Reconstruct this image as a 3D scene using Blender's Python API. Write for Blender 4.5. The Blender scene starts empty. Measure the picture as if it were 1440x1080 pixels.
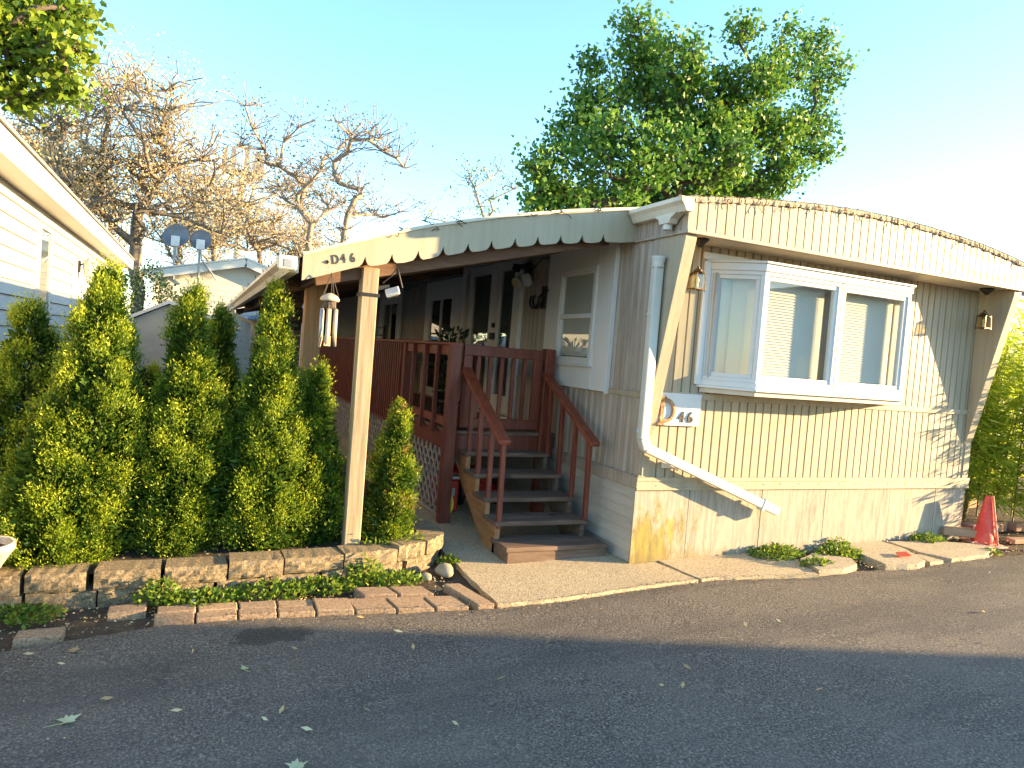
import bpy, bmesh, math, random
import numpy as np
from mathutils import Vector, Matrix
S = bpy.context.scene
COL = S.collection
rnd = random.Random(7)
rng = np.random.default_rng(11)

# ------------------------------------------------------------------ camera
R = np.array([[0.9118, -0.4029, 0.0787], [0.0551, -0.0697, -0.9960], [0.4068, 0.9125, -0.0414]])
R[0] /= np.linalg.norm(R[0]); R[2] -= R[0]*R[0].dot(R[2]); R[2] /= np.linalg.norm(R[2]); R[1] = np.cross(R[2], R[0])
CAM = np.array([-3.22, -4.643, 1.60])
FP = 992.27
cd = bpy.data.cameras.new('camera'); cam = bpy.data.objects.new('camera', cd); COL.objects.link(cam)
cam.matrix_world = Matrix(((R[0][0], -R[1][0], -R[2][0], CAM[0]), (R[0][1], -R[1][1], -R[2][1], CAM[1]),
                           (R[0][2], -R[1][2], -R[2][2], CAM[2]), (0, 0, 0, 1)))
cd.sensor_width = 36; cd.lens = FP/1440*36; cd.clip_end = 2000; cd.clip_start = .05
S.camera = cam

def ray(px, py):
    return R.T @ np.array([px-720, py-540, FP])
def at(px, py, axis, val):
    r = ray(px, py); return CAM + r*((val-CAM[axis])/r[axis])

# ------------------------------------------------------------------ world, sun, exposure
SUN_AZ, SUN_EL = 69, 10.5          # degrees from -Y towards +X, elevation
w = bpy.data.worlds.new('World'); S.world = w; w.use_nodes = True
nt = w.node_tree; bg = nt.nodes['Background']
sky = nt.nodes.new('ShaderNodeTexSky'); sky.sky_type = 'NISHITA'; sky.sun_disc = False
sx, sy = math.sin(math.radians(SUN_AZ)), -math.cos(math.radians(SUN_AZ))
sky.sun_elevation = math.radians(SUN_EL); sky.sun_rotation = math.atan2(sx, sy)
sky.air_density = 1.0; sky.dust_density = 0.2; sky.ozone_density = 2.5
hsv = nt.nodes.new('ShaderNodeHueSaturation'); hsv.inputs['Saturation'].default_value = 1.06; hsv.inputs['Hue'].default_value = .497
nt.links.new(sky.outputs[0], hsv.inputs['Color']); nt.links.new(hsv.outputs[0], bg.inputs[0]); bg.inputs[1].default_value = 0.14
sl = bpy.data.lights.new('sun', 'SUN'); so = bpy.data.objects.new('sun', sl); COL.objects.link(so)
sl.energy = 4.6; sl.angle = math.radians(.5); sl.color = (1.0, .71, .35)
el = math.radians(SUN_EL)
sd = Vector((sx*math.cos(el), sy*math.cos(el), math.sin(el)))
so.rotation_euler = sd.to_track_quat('Z', 'Y').to_euler(); so.location = (6, -8, 6)
S.view_settings.view_transform = 'Standard'; S.view_settings.look = 'None'
S.view_settings.gamma = 1; S.view_settings.exposure = 2.4

# ------------------------------------------------------------------ helpers
def gz(x, y):
    return .025*max(-8, min(8, x)) + .02*max(-8, min(14, y))

class MB:
    def __init__(s): s.v = []; s.f = []; s.a = []
    def add(s, vs, fs, a=0.):
        b = len(s.v); s.v += [tuple(map(float, q)) for q in vs]; s.f += [tuple(b+i for i in f) for f in fs]; s.a += [a]*len(vs); return s
    def box(s, x0, x1, y0, y1, z0, z1, a=0.):
        x0, x1 = sorted((x0, x1)); y0, y1 = sorted((y0, y1)); z0, z1 = sorted((z0, z1))
        vs = [(x0, y0, z0), (x1, y0, z0), (x1, y1, z0), (x0, y1, z0), (x0, y0, z1), (x1, y0, z1), (x1, y1, z1), (x0, y1, z1)]
        return s.add(vs, [(0, 3, 2, 1), (4, 5, 6, 7), (0, 1, 5, 4), (1, 2, 6, 5), (2, 3, 7, 6), (3, 0, 4, 7)], a)
    def bar(s, p, q, w, h, up=(0, 0, 1), a=0., w2=None, h2=None):
        p, q = Vector(p), Vector(q); d = (q-p).normalized(); up = Vector(up)
        if abs(d.dot(up)) > .98: up = Vector((0, 1, 0))
        sd_ = d.cross(up).normalized(); u = sd_.cross(d)
        vs = []
        for c, ww, hh in ((p, w, h), (q, w2 or w, h2 or h)):
            for i, j in ((-1, -1), (1, -1), (1, 1), (-1, 1)): vs.append(c + sd_*i*ww/2 + u*j*hh/2)
        return s.add(vs, [(0, 1, 2, 3), (7, 6, 5, 4), (0, 4, 5, 1), (1, 5, 6, 2), (2, 6, 7, 3), (3, 7, 4, 0)], a)
    def tube(s, pts, r, n=8, cap=True, a=0.):
        pts = [Vector(p) for p in pts]; m = len(pts); rs = r if isinstance(r, (list, tuple)) else [r]*m
        vs = []; u = None
        for i, p in enumerate(pts):
            d = (pts[min(i+1, m-1)] - pts[max(i-1, 0)]).normalized()
            if u is None:
                u = d.cross(Vector((0, 0, 1)) if abs(d.z) < .9 else Vector((1, 0, 0))).normalized()
            else:
                u = (u - d*u.dot(d)).normalized()
            v = d.cross(u)
            for k in range(n):
                t = 2*math.pi*k/n; vs.append(p + (u*math.cos(t) + v*math.sin(t))*rs[i])
        fs = [(i*n+k, i*n+(k+1) % n, (i+1)*n+(k+1) % n, (i+1)*n+k) for i in range(m-1) for k in range(n)]
        if cap: fs += [tuple(range(n-1, -1, -1)), tuple(range((m-1)*n, m*n))]
        return s.add(vs, fs, a)
    def lathe(s, c, prof, n=20, a=0., cap=True):
        vs = [(c[0]+r*math.cos(2*math.pi*k/n), c[1]+r*math.sin(2*math.pi*k/n), c[2]+z) for r, z in prof for k in range(n)]
        fs = [(i*n+k, i*n+(k+1) % n, (i+1)*n+(k+1) % n, (i+1)*n+k) for i in range(len(prof)-1) for k in range(n)]
        if cap: fs += [tuple(range(n-1, -1, -1)), tuple(range((len(prof)-1)*n, len(prof)*n))]
        return s.add(vs, fs, a)
    def prism(s, poly, axis, a0, a1, a=0.):
        """poly: 2D points; axis 0: (y,z) extruded along x; 1: (x,z) along y; 2: (x,y) along z"""
        def P(p, t): return (t, p[0], p[1]) if axis == 0 else ((p[0], t, p[1]) if axis == 1 else (p[0], p[1], t))
        n = len(poly); vs = [P(p, a0) for p in poly] + [P(p, a1) for p in poly]
        fs = [tuple(range(n)), tuple(range(2*n-1, n-1, -1))] + [(i, i+n, (i+1) % n+n, (i+1) % n) for i in range(n)]
        return s.add(vs, fs, a)
    def grid(s, f, nu, nv, a=0.):
        vs = [f(i/nu, j/nv) for j in range(nv+1) for i in range(nu+1)]
        fs = [(j*(nu+1)+i, j*(nu+1)+i+1, (j+1)*(nu+1)+i+1, (j+1)*(nu+1)+i) for j in range(nv) for i in range(nu)]
        return s.add(vs, fs, a)
    def build(s, name, m, parent=None, bevel=0, smooth=False, org=None, seg=1):
        me = bpy.data.meshes.new(name); me.from_pydata(s.v, [], s.f)
        at_ = me.attributes.new('v', 'FLOAT', 'POINT'); at_.data.foreach_set('value', s.a)
        bm = bmesh.new(); bm.from_mesh(me)
        bmesh.ops.recalc_face_normals(bm, faces=bm.faces)
        if bevel: bmesh.ops.bevel(bm, geom=bm.edges[:], offset=bevel, segments=seg, affect='EDGES', profile=.6, clamp_overlap=True)
        bm.to_mesh(me); bm.free()
        return link(name, me, m, parent, org, smooth)

def link(name, me, m, parent=None, org=None, smooth=False):
    me.materials.append(m)
    if smooth: me.polygons.foreach_set('use_smooth', [True]*len(me.polygons))
    o = bpy.data.objects.new(name, me); COL.objects.link(o)
    if parent is not None:
        root = parent
        while root.parent: root = root.parent
        me.transform(Matrix.Translation(-root.location)); o.parent = parent
    else:
        if org is None:
            co = np.array([v.co[:] for v in me.vertices]); org = ((co[:, 0].min()+co[:, 0].max())/2, (co[:, 1].min()+co[:, 1].max())/2, co[:, 2].min())
        me.transform(Matrix.Translation(-Vector(org))); o.location = org
    return o

def tag(o, label, cat, group=None, kind=None):
    o['label'] = label
    if cat: o['category'] = cat
    if group: o['group'] = group
    if kind: o['kind'] = kind
    return o
def thing(name, loc, label, cat, group=None):
    o = bpy.data.objects.new(name, None); COL.objects.link(o); o.location = loc; o.empty_display_size = .1
    return tag(o, label, cat, group)
def struct(o): o['kind'] = 'structure'; return o
def copy_tree(o, parent=None):
    kids = [c for c in S.objects if c.parent == o]
    c = o.copy(); COL.objects.link(c)
    if parent is not None: c.parent = parent
    for k in kids: copy_tree(k, c)
    return c

# ------------------------------------------------------------------ materials
def nmat(name):
    m = bpy.data.materials.new(name); m.use_nodes = True
    return m, m.node_tree, m.node_tree.nodes['Principled BSDF']
def ramp(nt, fac, stops):
    r = nt.nodes.new('ShaderNodeValToRGB'); e = r.color_ramp.elements
    while len(e) < len(stops): e.new(.5)
    for el_, (p, c) in zip(e, stops): el_.position = p; el_.color = (*c, 1) if len(c) == 3 else c
    nt.links.new(fac, r.inputs[0]); return r.outputs[0]
def noise(nt, vec, scale, detail=4, rough=.6, sc=(1, 1, 1), rot=(0, 0, 0), loc=(0, 0, 0)):
    mp = nt.nodes.new('ShaderNodeMapping'); mp.inputs['Scale'].default_value = sc; mp.inputs['Rotation'].default_value = rot
    mp.inputs['Location'].default_value = loc
    nt.links.new(vec, mp.inputs[0]); n = nt.nodes.new('ShaderNodeTexNoise')
    n.inputs['Scale'].default_value = scale; n.inputs['Detail'].default_value = detail; n.inputs['Roughness'].default_value = rough
    nt.links.new(mp.outputs[0], n.inputs['Vector']); return n.outputs['Fac']
def mixc(nt, fac, a, b, mode='MIX'):
    m = nt.nodes.new('ShaderNodeMix'); m.data_type = 'RGBA'; m.blend_type = mode
    for sck, v in ((m.inputs[0], fac), (m.inputs[6], a), (m.inputs[7], b)):
        if isinstance(v, (int, float)): sck.default_value = v
        elif isinstance(v, tuple): sck.default_value = (*v, 1)
        else: nt.links.new(v, sck)
    return m.outputs[2]
def bump(nt, b, h, strength, dist=.01):
    n = nt.nodes.new('ShaderNodeBump'); n.inputs['Strength'].default_value = strength; n.inputs['Distance'].default_value = dist
    nt.links.new(h, n.inputs['Height']); nt.links.new(n.outputs[0], b.inputs['Normal'])
def M(name, c1, c2=None, scale=6, rough=.7, bmp=.2, sc=(1, 1, 1), fine=60, dirt=None, dirt_amt=.45, metal=0, spec=.4, dist=.01, attr=0):
    """two-tone noise colour, optional dirt blotches, fine bump; attr darkens/lightens by mesh attribute v"""
    m, nt, b = nmat(name); tc = nt.nodes.new('ShaderNodeTexCoord'); v = tc.outputs['Object']
    c2 = c2 or tuple(x*.8 for x in c1)
    n1 = noise(nt, v, scale, 5, .6, sc); col = ramp(nt, n1, [(.32, c1), (.68, c2)])
    if dirt:
        n2 = noise(nt, v, scale*.6, 6, .7, sc, loc=(3, 7, 1)); f = ramp(nt, n2, [(.5, (0, 0, 0)), (.72, (dirt_amt,)*3)])
        col = mixc(nt, f, col, dirt)
    if attr:
        a = nt.nodes.new('ShaderNodeAttribute'); a.attribute_name = 'v'
        hs = nt.nodes.new('ShaderNodeHueSaturation'); mm = nt.nodes.new('ShaderNodeMath'); mm.operation = 'MULTIPLY_ADD'
        mm.inputs[1].default_value = attr; mm.inputs[2].default_value = 1
        nt.links.new(a.outputs['Fac'], mm.inputs[0]); nt.links.new(mm.outputs[0], hs.inputs['Value']); nt.links.new(col, hs.inputs['Color']); col = hs.outputs[0]
    nt.links.new(col, b.inputs['Base Color'])
    b.inputs['Roughness'].default_value = rough; b.inputs['Metallic'].default_value = metal; b.inputs['Specular IOR Level'].default_value = spec
    if bmp: bump(nt, b, noise(nt, v, fine, 4, .65, sc), bmp, dist)
    return m

def leafmat(name, stops, trans=.35, rough=.5):
    m, nt, b = nmat(name)
    a = nt.nodes.new('ShaderNodeAttribute'); a.attribute_name = 'v'
    col = ramp(nt, a.outputs['Fac'], stops)
    nt.links.new(col, b.inputs['Base Color']); b.inputs['Roughness'].default_value = rough; b.inputs['Specular IOR Level'].default_value = .3
    t = nt.nodes.new('ShaderNodeBsdfTranslucent'); mx = nt.nodes.new('ShaderNodeMixShader'); mx.inputs[0].default_value = trans
    nt.links.new(col, t.inputs[0]); nt.links.new(b.outputs[0], mx.inputs[1]); nt.links.new(t.outputs[0], mx.inputs[2])
    nt.links.new(mx.outputs[0], nt.nodes['Material Output'].inputs[0]); return m

def asphalt():
    m, nt, b = nmat('asphalt'); v = nt.nodes.new('ShaderNodeTexCoord').outputs['Object']
    n1 = noise(nt, v, 85, 2, .8); c = ramp(nt, n1, [(.34, (.026, .023, .021)), (.50, (.115, .095, .075)), (.62, (.24, .197, .153)), (.72, (.50, .42, .33))])
    n2 = noise(nt, v, 1.3, 5, .6); c = mixc(nt, ramp(nt, n2, [(.35, (0, 0, 0)), (.7, (.45, .45, .45))]), c, (.20, .165, .132))
    c = mixc(nt, ramp(nt, noise(nt, v, .9, 4, .6, (.5, 2.2, 1), loc=(3, 8, 0)), [(.48, (0, 0, 0)), (.62, (.45, .45, .45))]), c, (.055, .05, .046))
    c = mixc(nt, ramp(nt, noise(nt, v, 16, 3, .6, loc=(7, 1, 0)), [(.62, (0, 0, 0)), (.70, (.35, .35, .35))]), c, (.05, .043, .036))
    n3 = noise(nt, v, 230, 2, .8); c = mixc(nt, ramp(nt, n3, [(.69, (0, 0, 0)), (.73, (.7, .7, .7))]), c, (.34, .32, .29))
    # damp patch by the kerb
    mp = nt.nodes.new('ShaderNodeMapping'); mp.vector_type = 'TEXTURE'; mp.inputs['Location'].default_value = (-2.76, -.60, 0); mp.inputs['Scale'].default_value = (.40, .20, 10)
    nt.links.new(v, mp.inputs[0]); ln = nt.nodes.new('ShaderNodeVectorMath'); ln.operation = 'LENGTH'; nt.links.new(mp.outputs[0], ln.inputs[0])
    ad = nt.nodes.new('ShaderNodeMath'); ad.operation = 'MULTIPLY_ADD'; ad.inputs[1].default_value = .8; nt.links.new(noise(nt, v, 9, 4), ad.inputs[0]); nt.links.new(ln.outputs['Value'], ad.inputs[2])
    c = mixc(nt, ramp(nt, ad.outputs[0], [(.0, (.75, .75, .75)), (.9, (.6, .6, .6)), (1.0, (0, 0, 0))]), c, (.022, .021, .018))
    nt.links.new(c, b.inputs['Base Color']); b.inputs['Roughness'].default_value = .82; b.inputs['Specular IOR Level'].default_value = .35
    bump(nt, b, noise(nt, v, 80, 3, .8), .9, .012); return m
def concrete(name, ca, cb, grit=(.5, .46, .38)):
    m, nt, b = nmat(name); v = nt.nodes.new('ShaderNodeTexCoord').outputs['Object']
    c = ramp(nt, noise(nt, v, 1.8, 6, .65), [(.3, ca), (.7, cb)])
    c = mixc(nt, ramp(nt, noise(nt, v, 55, 2, .8), [(.44, (0, 0, 0)), (.60, (.7, .7, .7))]), c, grit)
    c = mixc(nt, ramp(nt, noise(nt, v, 65, 2, .8, loc=(5, 2, 1)), [(.56, (0, 0, 0)), (.66, (.75, .75, .75))]), c, tuple(x*.35 for x in ca))
    nt.links.new(c, b.inputs['Base Color']); b.inputs['Roughness'].default_value = .9
    bump(nt, b, noise(nt, v, 70, 4, .8), .9, .010); return m
def siding(name, ca, cb, stain, amt=.5, rust=False):
    """painted aluminium with vertical rain streaks"""
    m, nt, b = nmat(name); v = nt.nodes.new('ShaderNodeTexCoord').outputs['Object']
    c = ramp(nt, noise(nt, v, 2.2, 5, .6), [(.3, ca), (.7, cb)])
    st = noise(nt, v, 22, 4, .6, (1, 1, .05)); c = mixc(nt, ramp(nt, st, [(.45, (0, 0, 0)), (.72, (amt,)*3)]), c, stain)
    c = mixc(nt, ramp(nt, noise(nt, v, 14, 6, .8), [(.62, (0, 0, 0)), (.75, (.35, .35, .35))]), c, tuple(x*.7 for x in stain))
    if rust: c = mixc(nt, ramp(nt, noise(nt, v, 60, 4, .8), [(.66, (0, 0, 0)), (.7, (.8, .8, .8))]), c, (.12, .06, .03))
    nt.links.new(c, b.inputs['Base Color']); b.inputs['Roughness'].default_value = .55; b.inputs['Specular IOR Level'].default_value = .35
    bump(nt, b, noise(nt, v, 30, 3, .5), .08, .01); return m
def woodm(name, ca, cb, cc, rough=.65, axis=(1, 1, 1), attr=.35):
    m, nt, b = nmat(name); v = nt.nodes.new('ShaderNodeTexCoord').outputs['Object']
    g = noise(nt, v, 26, 5, .65, axis); c = ramp(nt, g, [(.3, ca), (.52, cb), (.72, cc)])
    k = noise(nt, v, 9, 2, .5, tuple(min(1, x*2.2) for x in axis), loc=(4, 1, 9)); c = mixc(nt, ramp(nt, k, [(.70, (0, 0, 0)), (.74, (.75, .75, .75))]), c, tuple(x*.4 for x in ca))
    a = nt.nodes.new('ShaderNodeAttribute'); a.attribute_name = 'v'
    hs = nt.nodes.new('ShaderNodeHueSaturation'); mm = nt.nodes.new('ShaderNodeMath'); mm.operation = 'MULTIPLY_ADD'; mm.inputs[1].default_value = attr; mm.inputs[2].default_value = 1
    nt.links.new(a.outputs['Fac'], mm.inputs[0]); nt.links.new(mm.outputs[0], hs.inputs['Value']); nt.links.new(c, hs.inputs['Color'])
    nt.links.new(hs.outputs[0], b.inputs['Base Color']); b.inputs['Roughness'].default_value = rough
    bump(nt, b, g, .35, .004); return m
def glassm(name, tint=(.92, .95, .95), refl=.12):
    m, nt, b = nmat(name); nt.nodes.remove(b)
    tr = nt.nodes.new('ShaderNodeBsdfTransparent'); tr.inputs[0].default_value = (*tint, 1)
    gl = nt.nodes.new('ShaderNodeBsdfGlossy'); gl.inputs['Roughness'].default_value = .02
    fr = nt.nodes.new('ShaderNodeLayerWeight'); pw_ = nt.nodes.new('ShaderNodeMath'); pw_.operation = 'POWER'; pw_.inputs[1].default_value = 4; nt.links.new(fr.outputs['Facing'], pw_.inputs[0])
    mm = nt.nodes.new('ShaderNodeMath'); mm.operation = 'MULTIPLY_ADD'; mm.inputs[1].default_value = 1-refl; mm.inputs[2].default_value = refl; mm.use_clamp = True; nt.links.new(pw_.outputs[0], mm.inputs[0])
    mx = nt.nodes.new('ShaderNodeMixShader'); nt.links.new(mm.outputs[0], mx.inputs[0]); nt.links.new(tr.outputs[0], mx.inputs[1]); nt.links.new(gl.outputs[0], mx.inputs[2])
    nt.links.new(mx.outputs[0], nt.nodes['Material Output'].inputs[0]); return m
def skirtmat():
    m, nt, b = nmat('weathered_plywood'); v = nt.nodes.new('ShaderNodeTexCoord').outputs['Object']
    c = ramp(nt, noise(nt, v, 3, 5, .6), [(.3, (.42, .375, .29)), (.7, (.33, .295, .235))])
    st = noise(nt, v, 30, 5, .7, (1, 1, .07)); c = mixc(nt, ramp(nt, st, [(.42, (0, 0, 0)), (.62, (.8, .8, .8))]), c, (.24, .205, .16))
    c = mixc(nt, ramp(nt, noise(nt, v, 12, 5, .8, (1, 1, .15), loc=(9, 1, 1)), [(.52, (0, 0, 0)), (.66, (.75, .75, .75))]), c, (.19, .155, .115))
    # greenish yellow algae patch near the street corner, and grime along the bottom
    sp = nt.nodes.new('ShaderNodeSeparateXYZ'); nt.links.new(v, sp.inputs[0])
    mp = nt.nodes.new('ShaderNodeMapping'); mp.vector_type = 'TEXTURE'; mp.inputs['Location'].default_value = (.13-2.0, -6.8, .08-.1); mp.inputs['Scale'].default_value = (1.0, 100, 1.0); ad_off = .45
    nt.links.new(v, mp.inputs[0]); ln = nt.nodes.new('ShaderNodeVectorMath'); ln.operation = 'LENGTH'; nt.links.new(mp.outputs[0], ln.inputs[0])
    ad = nt.nodes.new('ShaderNodeMath'); ad.operation = 'MULTIPLY_ADD'; ad.inputs[1].default_value = 1.9; nt.links.new(noise(nt, v, 9, 8, .75, (1, 1, .4)), ad.inputs[0]); sb = nt.nodes.new('ShaderNodeMath'); sb.operation = 'SUBTRACT'; sb.inputs[1].default_value = ad_off; nt.links.new(ln.outputs['Value'], sb.inputs[0]); nt.links.new(sb.outputs[0], ad.inputs[2])
    al = ramp(nt, noise(nt, v, 16, 5, .7, (1, 1, .2)), [(.35, (.36, .27, .02)), (.6, (.13, .10, .02))])
    c = mixc(nt, ramp(nt, ad.outputs[0], [(0, (.95, .95, .95)), (.72, (.85, .85, .85)), (.86, (.35, .35, .35)), (.95, (.0, .0, .0))]), c, al)
    a2 = nt.nodes.new('ShaderNodeMath'); a2.operation = 'MULTIPLY_ADD'; a2.inputs[1].default_value = .35; nt.links.new(noise(nt, v, 8, 5, .7, (1, 1, .3)), a2.inputs[0]); nt.links.new(sp.outputs['Z'], a2.inputs[2])
    c = mixc(nt, ramp(nt, a2.outputs[0], [(.07, (.8, .8, .8)), (.20, (0, 0, 0))]), c, (.20, .14, .05))
    nt.links.new(c, b.inputs['Base Color']); b.inputs['Roughness'].default_value = .85
    bump(nt, b, st, .4, .004); return m

m_asph = asphalt()
m_conc = concrete('concrete', (.33, .255, .155), (.44, .345, .21), (.60, .48, .31))
m_slab = concrete('old_slab_concrete', (.35, .275, .175), (.46, .37, .24), (.58, .47, .32))
m_paver = concrete('paver_brick', (.26, .15, .09), (.33, .22, .13), (.42, .31, .20))
m_block = concrete('retaining_block_concrete', (.14, .10, .055), (.22, .16, .09), (.34, .26, .155))
m_soil = M('soil', (.06, .042, .028), (.10, .07, .045), 9, .95, .9, fine=45, dirt=(.16, .12, .07), dist=.03)
m_alum = siding('cream_aluminium', (.40, .34, .235), (.345, .29, .20), (.22, .17, .11), .45)
m_alumg = siding('gable_aluminium', (.40, .34, .235), (.345, .29, .20), (.22, .15, .09), .45, rust=True)
m_alum2 = siding('side_aluminium', (.41, .34, .27), (.35, .29, .23), (.18, .135, .095), .8)
m_soffit = siding('soffit_metal', (.58, .50, .38), (.52, .45, .34), (.36, .28, .2), .3)
m_white = M('white_vinyl', (.66, .64, .60), (.60, .58, .54), 3, .45, .05)
m_wpanel = M('white_painted_board', (.70, .67, .62), (.64, .61, .56), 1.5, .6, .08, dirt=(.45, .41, .36), dirt_amt=.3)
m_cap = M('roof_coating', (.52, .40, .27), (.46, .34, .22), 40, .9, .5, fine=90, dirt=(.20, .11, .06), dirt_amt=.6, dist=.03)
m_roof = M('grey_roof_sheet', (.30, .29, .27), (.22, .2, .18), 4, .7, .2, dirt=(.1, .07, .05))
m_fascia = siding('awning_fascia', (.43, .365, .25), (.385, .325, .22), (.27, .215, .14), .3, rust=True)
m_shadesheet = M('shaded_awning_underside', (.10, .095, .09), (.07, .065, .06), 5, .7, .2)  # shade under the awning is put into this dark base colour
m_gutter = M('beige_gutter', (.62, .56, .44), (.55, .49, .38), 6, .5, .06, dirt=(.3, .24, .16), dirt_amt=.5)
m_pipe = M('white_downspout_metal', (.60, .57, .50), (.54, .51, .44), 4, .4, .05, dirt=(.45, .4, .32), dirt_amt=.25)
m_skirt = skirtmat()
m_lap = M('grey_lap_board', (.46, .42, .35), (.36, .32, .26), 5, .7, .2, (1, .25, 1), dirt=(.2, .16, .12), dirt_amt=.6)
m_red = woodm('red_stained_wood', (.09, .017, .008), (.15, .030, .013), (.205, .052, .024), .5, (1, 1, .1))
m_redl = woodm('red_stained_rail', (.14, .026, .012), (.21, .046, .020), (.28, .078, .036), .5, (1, .15, 1))
m_tread = woodm('worn_tread_wood', (.075, .042, .026), (.13, .08, .052), (.18, .125, .088), .8, (.12, 1, 1))
m_orange = woodm('bare_orange_wood', (.22, .10, .035), (.32, .15, .055), (.38, .2, .09), .7, (1, .2, 1))
m_post = woodm('weathered_post_wood', (.20, .155, .095), (.34, .265, .165), (.44, .35, .23), .8, (1, 1, .06))
m_post2 = woodm('treated_brown_post', (.24, .12, .04), (.34, .18, .07), (.4, .23, .1), .7, (1, 1, .06))
m_beam = woodm('brown_beam_wood', (.10, .05, .03), (.15, .08, .045), (.19, .11, .07), .8, (.1, 1, 1))
m_latt = M('grey_lattice_wood', (.36, .32, .28), (.26, .23, .2), 12, .8, .2)
m_black = M('black_metal', (.018, .018, .018), (.03, .028, .025), 10, .5, .1, metal=.3)
m_blkp = M('black_plastic', (.02, .02, .02), None, 10, .45, .05)
m_brass = M('aged_bronze', (.12, .075, .03), (.05, .03, .02), 30, .4, .2, metal=.7)
m_chain = M('brass_chain', (.45, .32, .12), (.25, .16, .06), 30, .4, .1, metal=.7)
m_blind = M('blind_slat', (.60, .58, .50), (.56, .54, .47), 3, .5, 0)
m_dark = M('unlit_room_tone', (.035, .033, .03), (.05, .045, .04), 3, .9, 0)  # dark colour stands for unlit rooms behind the windows
m_curt = M('pale_curtain', (.45, .45, .42), (.33, .33, .31), 3, .9, .1, (4, 4, .3))
m_glass = glassm('window_glass', refl=.10); m_glass2 = glassm('door_glass', (.6, .64, .62), .32)
m_lglass = glassm('lantern_glass', (.85, .75, .5), .1)
m_vin = M('cream_vinyl_siding', (.50, .48, .42), (.46, .44, .38), 1.2, .5, .05, dirt=(.6, .56, .46), dirt_amt=.3)
m_vinw = M('white_vinyl_fascia', (.60, .58, .52), (.55, .53, .47), 1.2, .45, .04)
m_shed = M('tan_shed_metal', (.42, .38, .30), (.36, .32, .26), 3, .6, .1)
m_bluer = M('blue_painted_metal', (.18, .28, .42), (.14, .22, .34), 3, .5, .05)
m_dish = M('grey_dish', (.20, .20, .21), (.15, .15, .16), 3, .5, .05)
m_grey = M('galvanised_metal', (.42, .42, .42), (.32, .32, .32), 8, .45, .05, metal=.5)
m_paintred = M('red_plastic', (.45, .03, .02), (.35, .02, .015), 5, .4, .05)
m_cone = M('faded_cone_plastic', (.80, .06, .035), (.66, .045, .03), 5, .6, .15, dirt=(.7, .3, .2), dirt_amt=.5)
m_conep = M('pale_cone_plastic', (.78, .42, .30), (.68, .30, .20), 8, .6, .1)  # pale tone of the base plate, and direct sun painted on the cone strip
m_yel = M('yellow_plastic', (.75, .6, .05), (.6, .45, .05), 8, .6, .1)
m_rock = M('pale_rock', (.34, .28, .20), (.24, .19, .13), 8, .9, .5, fine=30)
m_sand = M('weathered_white_pot', (.60, .54, .45), (.38, .30, .22), 12, .9, .9, fine=30, dirt=(.2, .12, .07), dirt_amt=.7, dist=.02)
m_bark = M('grey_brown_bark', (.13, .10, .075), (.07, .053, .04), 12, .95, .7, (1, 1, .25), dist=.02)
m_barkl = M('pale_bark', (.34, .28, .22), (.22, .18, .14), 8, .95, .5, (1, 1, .3), dist=.02)
m_barks = M('sycamore_bark', (.24, .19, .14), (.15, .12, .09), 12, .95, .6, (1, 1, .25), dist=.02)
m_bamb = M('bamboo_cane', (.20, .17, .05), (.14, .10, .04), 12, .5, .1)
m_chime = M('bamboo_chime_wood', (.55, .43, .30), (.42, .32, .22), 15, .6, .2)
m_lit = M('timber_offcut', (.42, .26, .16), (.32, .19, .11), 10, .85, .3, (.2, 1, 1))
m_brick = M('red_garden_brick', (.36, .20, .13), (.28, .15, .10), 14, .9, .5)
m_rust = M('rusty_letter', (.40, .24, .10), (.16, .08, .03), 30, .8, .6, fine=40, dirt=(.55, .45, .3), dirt_amt=.8)
m_ink = M('dark_number_metal', (.035, .03, .025), (.06, .045, .035), 30, .5, .1)
m_quartz = M('white_enamel', (.7, .7, .68), None, 5, .4, .03)
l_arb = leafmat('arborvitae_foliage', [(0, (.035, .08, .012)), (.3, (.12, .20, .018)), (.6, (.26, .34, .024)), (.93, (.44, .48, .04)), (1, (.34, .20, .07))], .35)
l_maple = leafmat('maple_leaves', [(0, (.04, .11, .022)), (.5, (.10, .23, .035)), (.85, (.22, .34, .04)), (1, (.30, .36, .03))], .35)
l_lime = leafmat('lime_leaves', [(0, (.06, .12, .01)), (.5, (.15, .24, .02)), (1, (.30, .34, .03))], .4)
l_yel = leafmat('yellowing_leaves', [(0, (.30, .27, .12)), (.4, (.50, .41, .20)), (.8, (.62, .50, .28)), (1, (.58, .50, .40))], .35)
l_sparse = leafmat('small_green_leaves', [(0, (.06, .08, .03)), (.6, (.12, .15, .05)), (1, (.3, .26, .1))], .3)
l_bamb = leafmat('bamboo_leaves', [(0, (.16, .26, .02)), (.6, (.40, .50, .04)), (1, (.55, .58, .08))], .5)
l_weed = leafmat('weed_leaves', [(0, (.05, .11, .015)), (.6, (.14, .23, .025)), (1, (.34, .38, .05))], .35)
l_hedge = leafmat('dark_hedge_leaves', [(0, (.015, .035, .012)), (.7, (.035, .075, .02)), (1, (.07, .11, .03))], .2)
l_dry = leafmat('dry_leaf', [(0, (.34, .23, .11)), (.6, (.6, .45, .22)), (1, (.68, .6, .34))], .2)
l_grit = leafmat('edge_grit', [(0, (.05, .035, .022)), (.6, (.16, .11, .06)), (1, (.34, .25, .14))], .05, .9)
l_fresh = leafmat('fallen_green_leaf', [(0, (.42, .45, .22)), (1, (.55, .56, .34))], .2)

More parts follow.
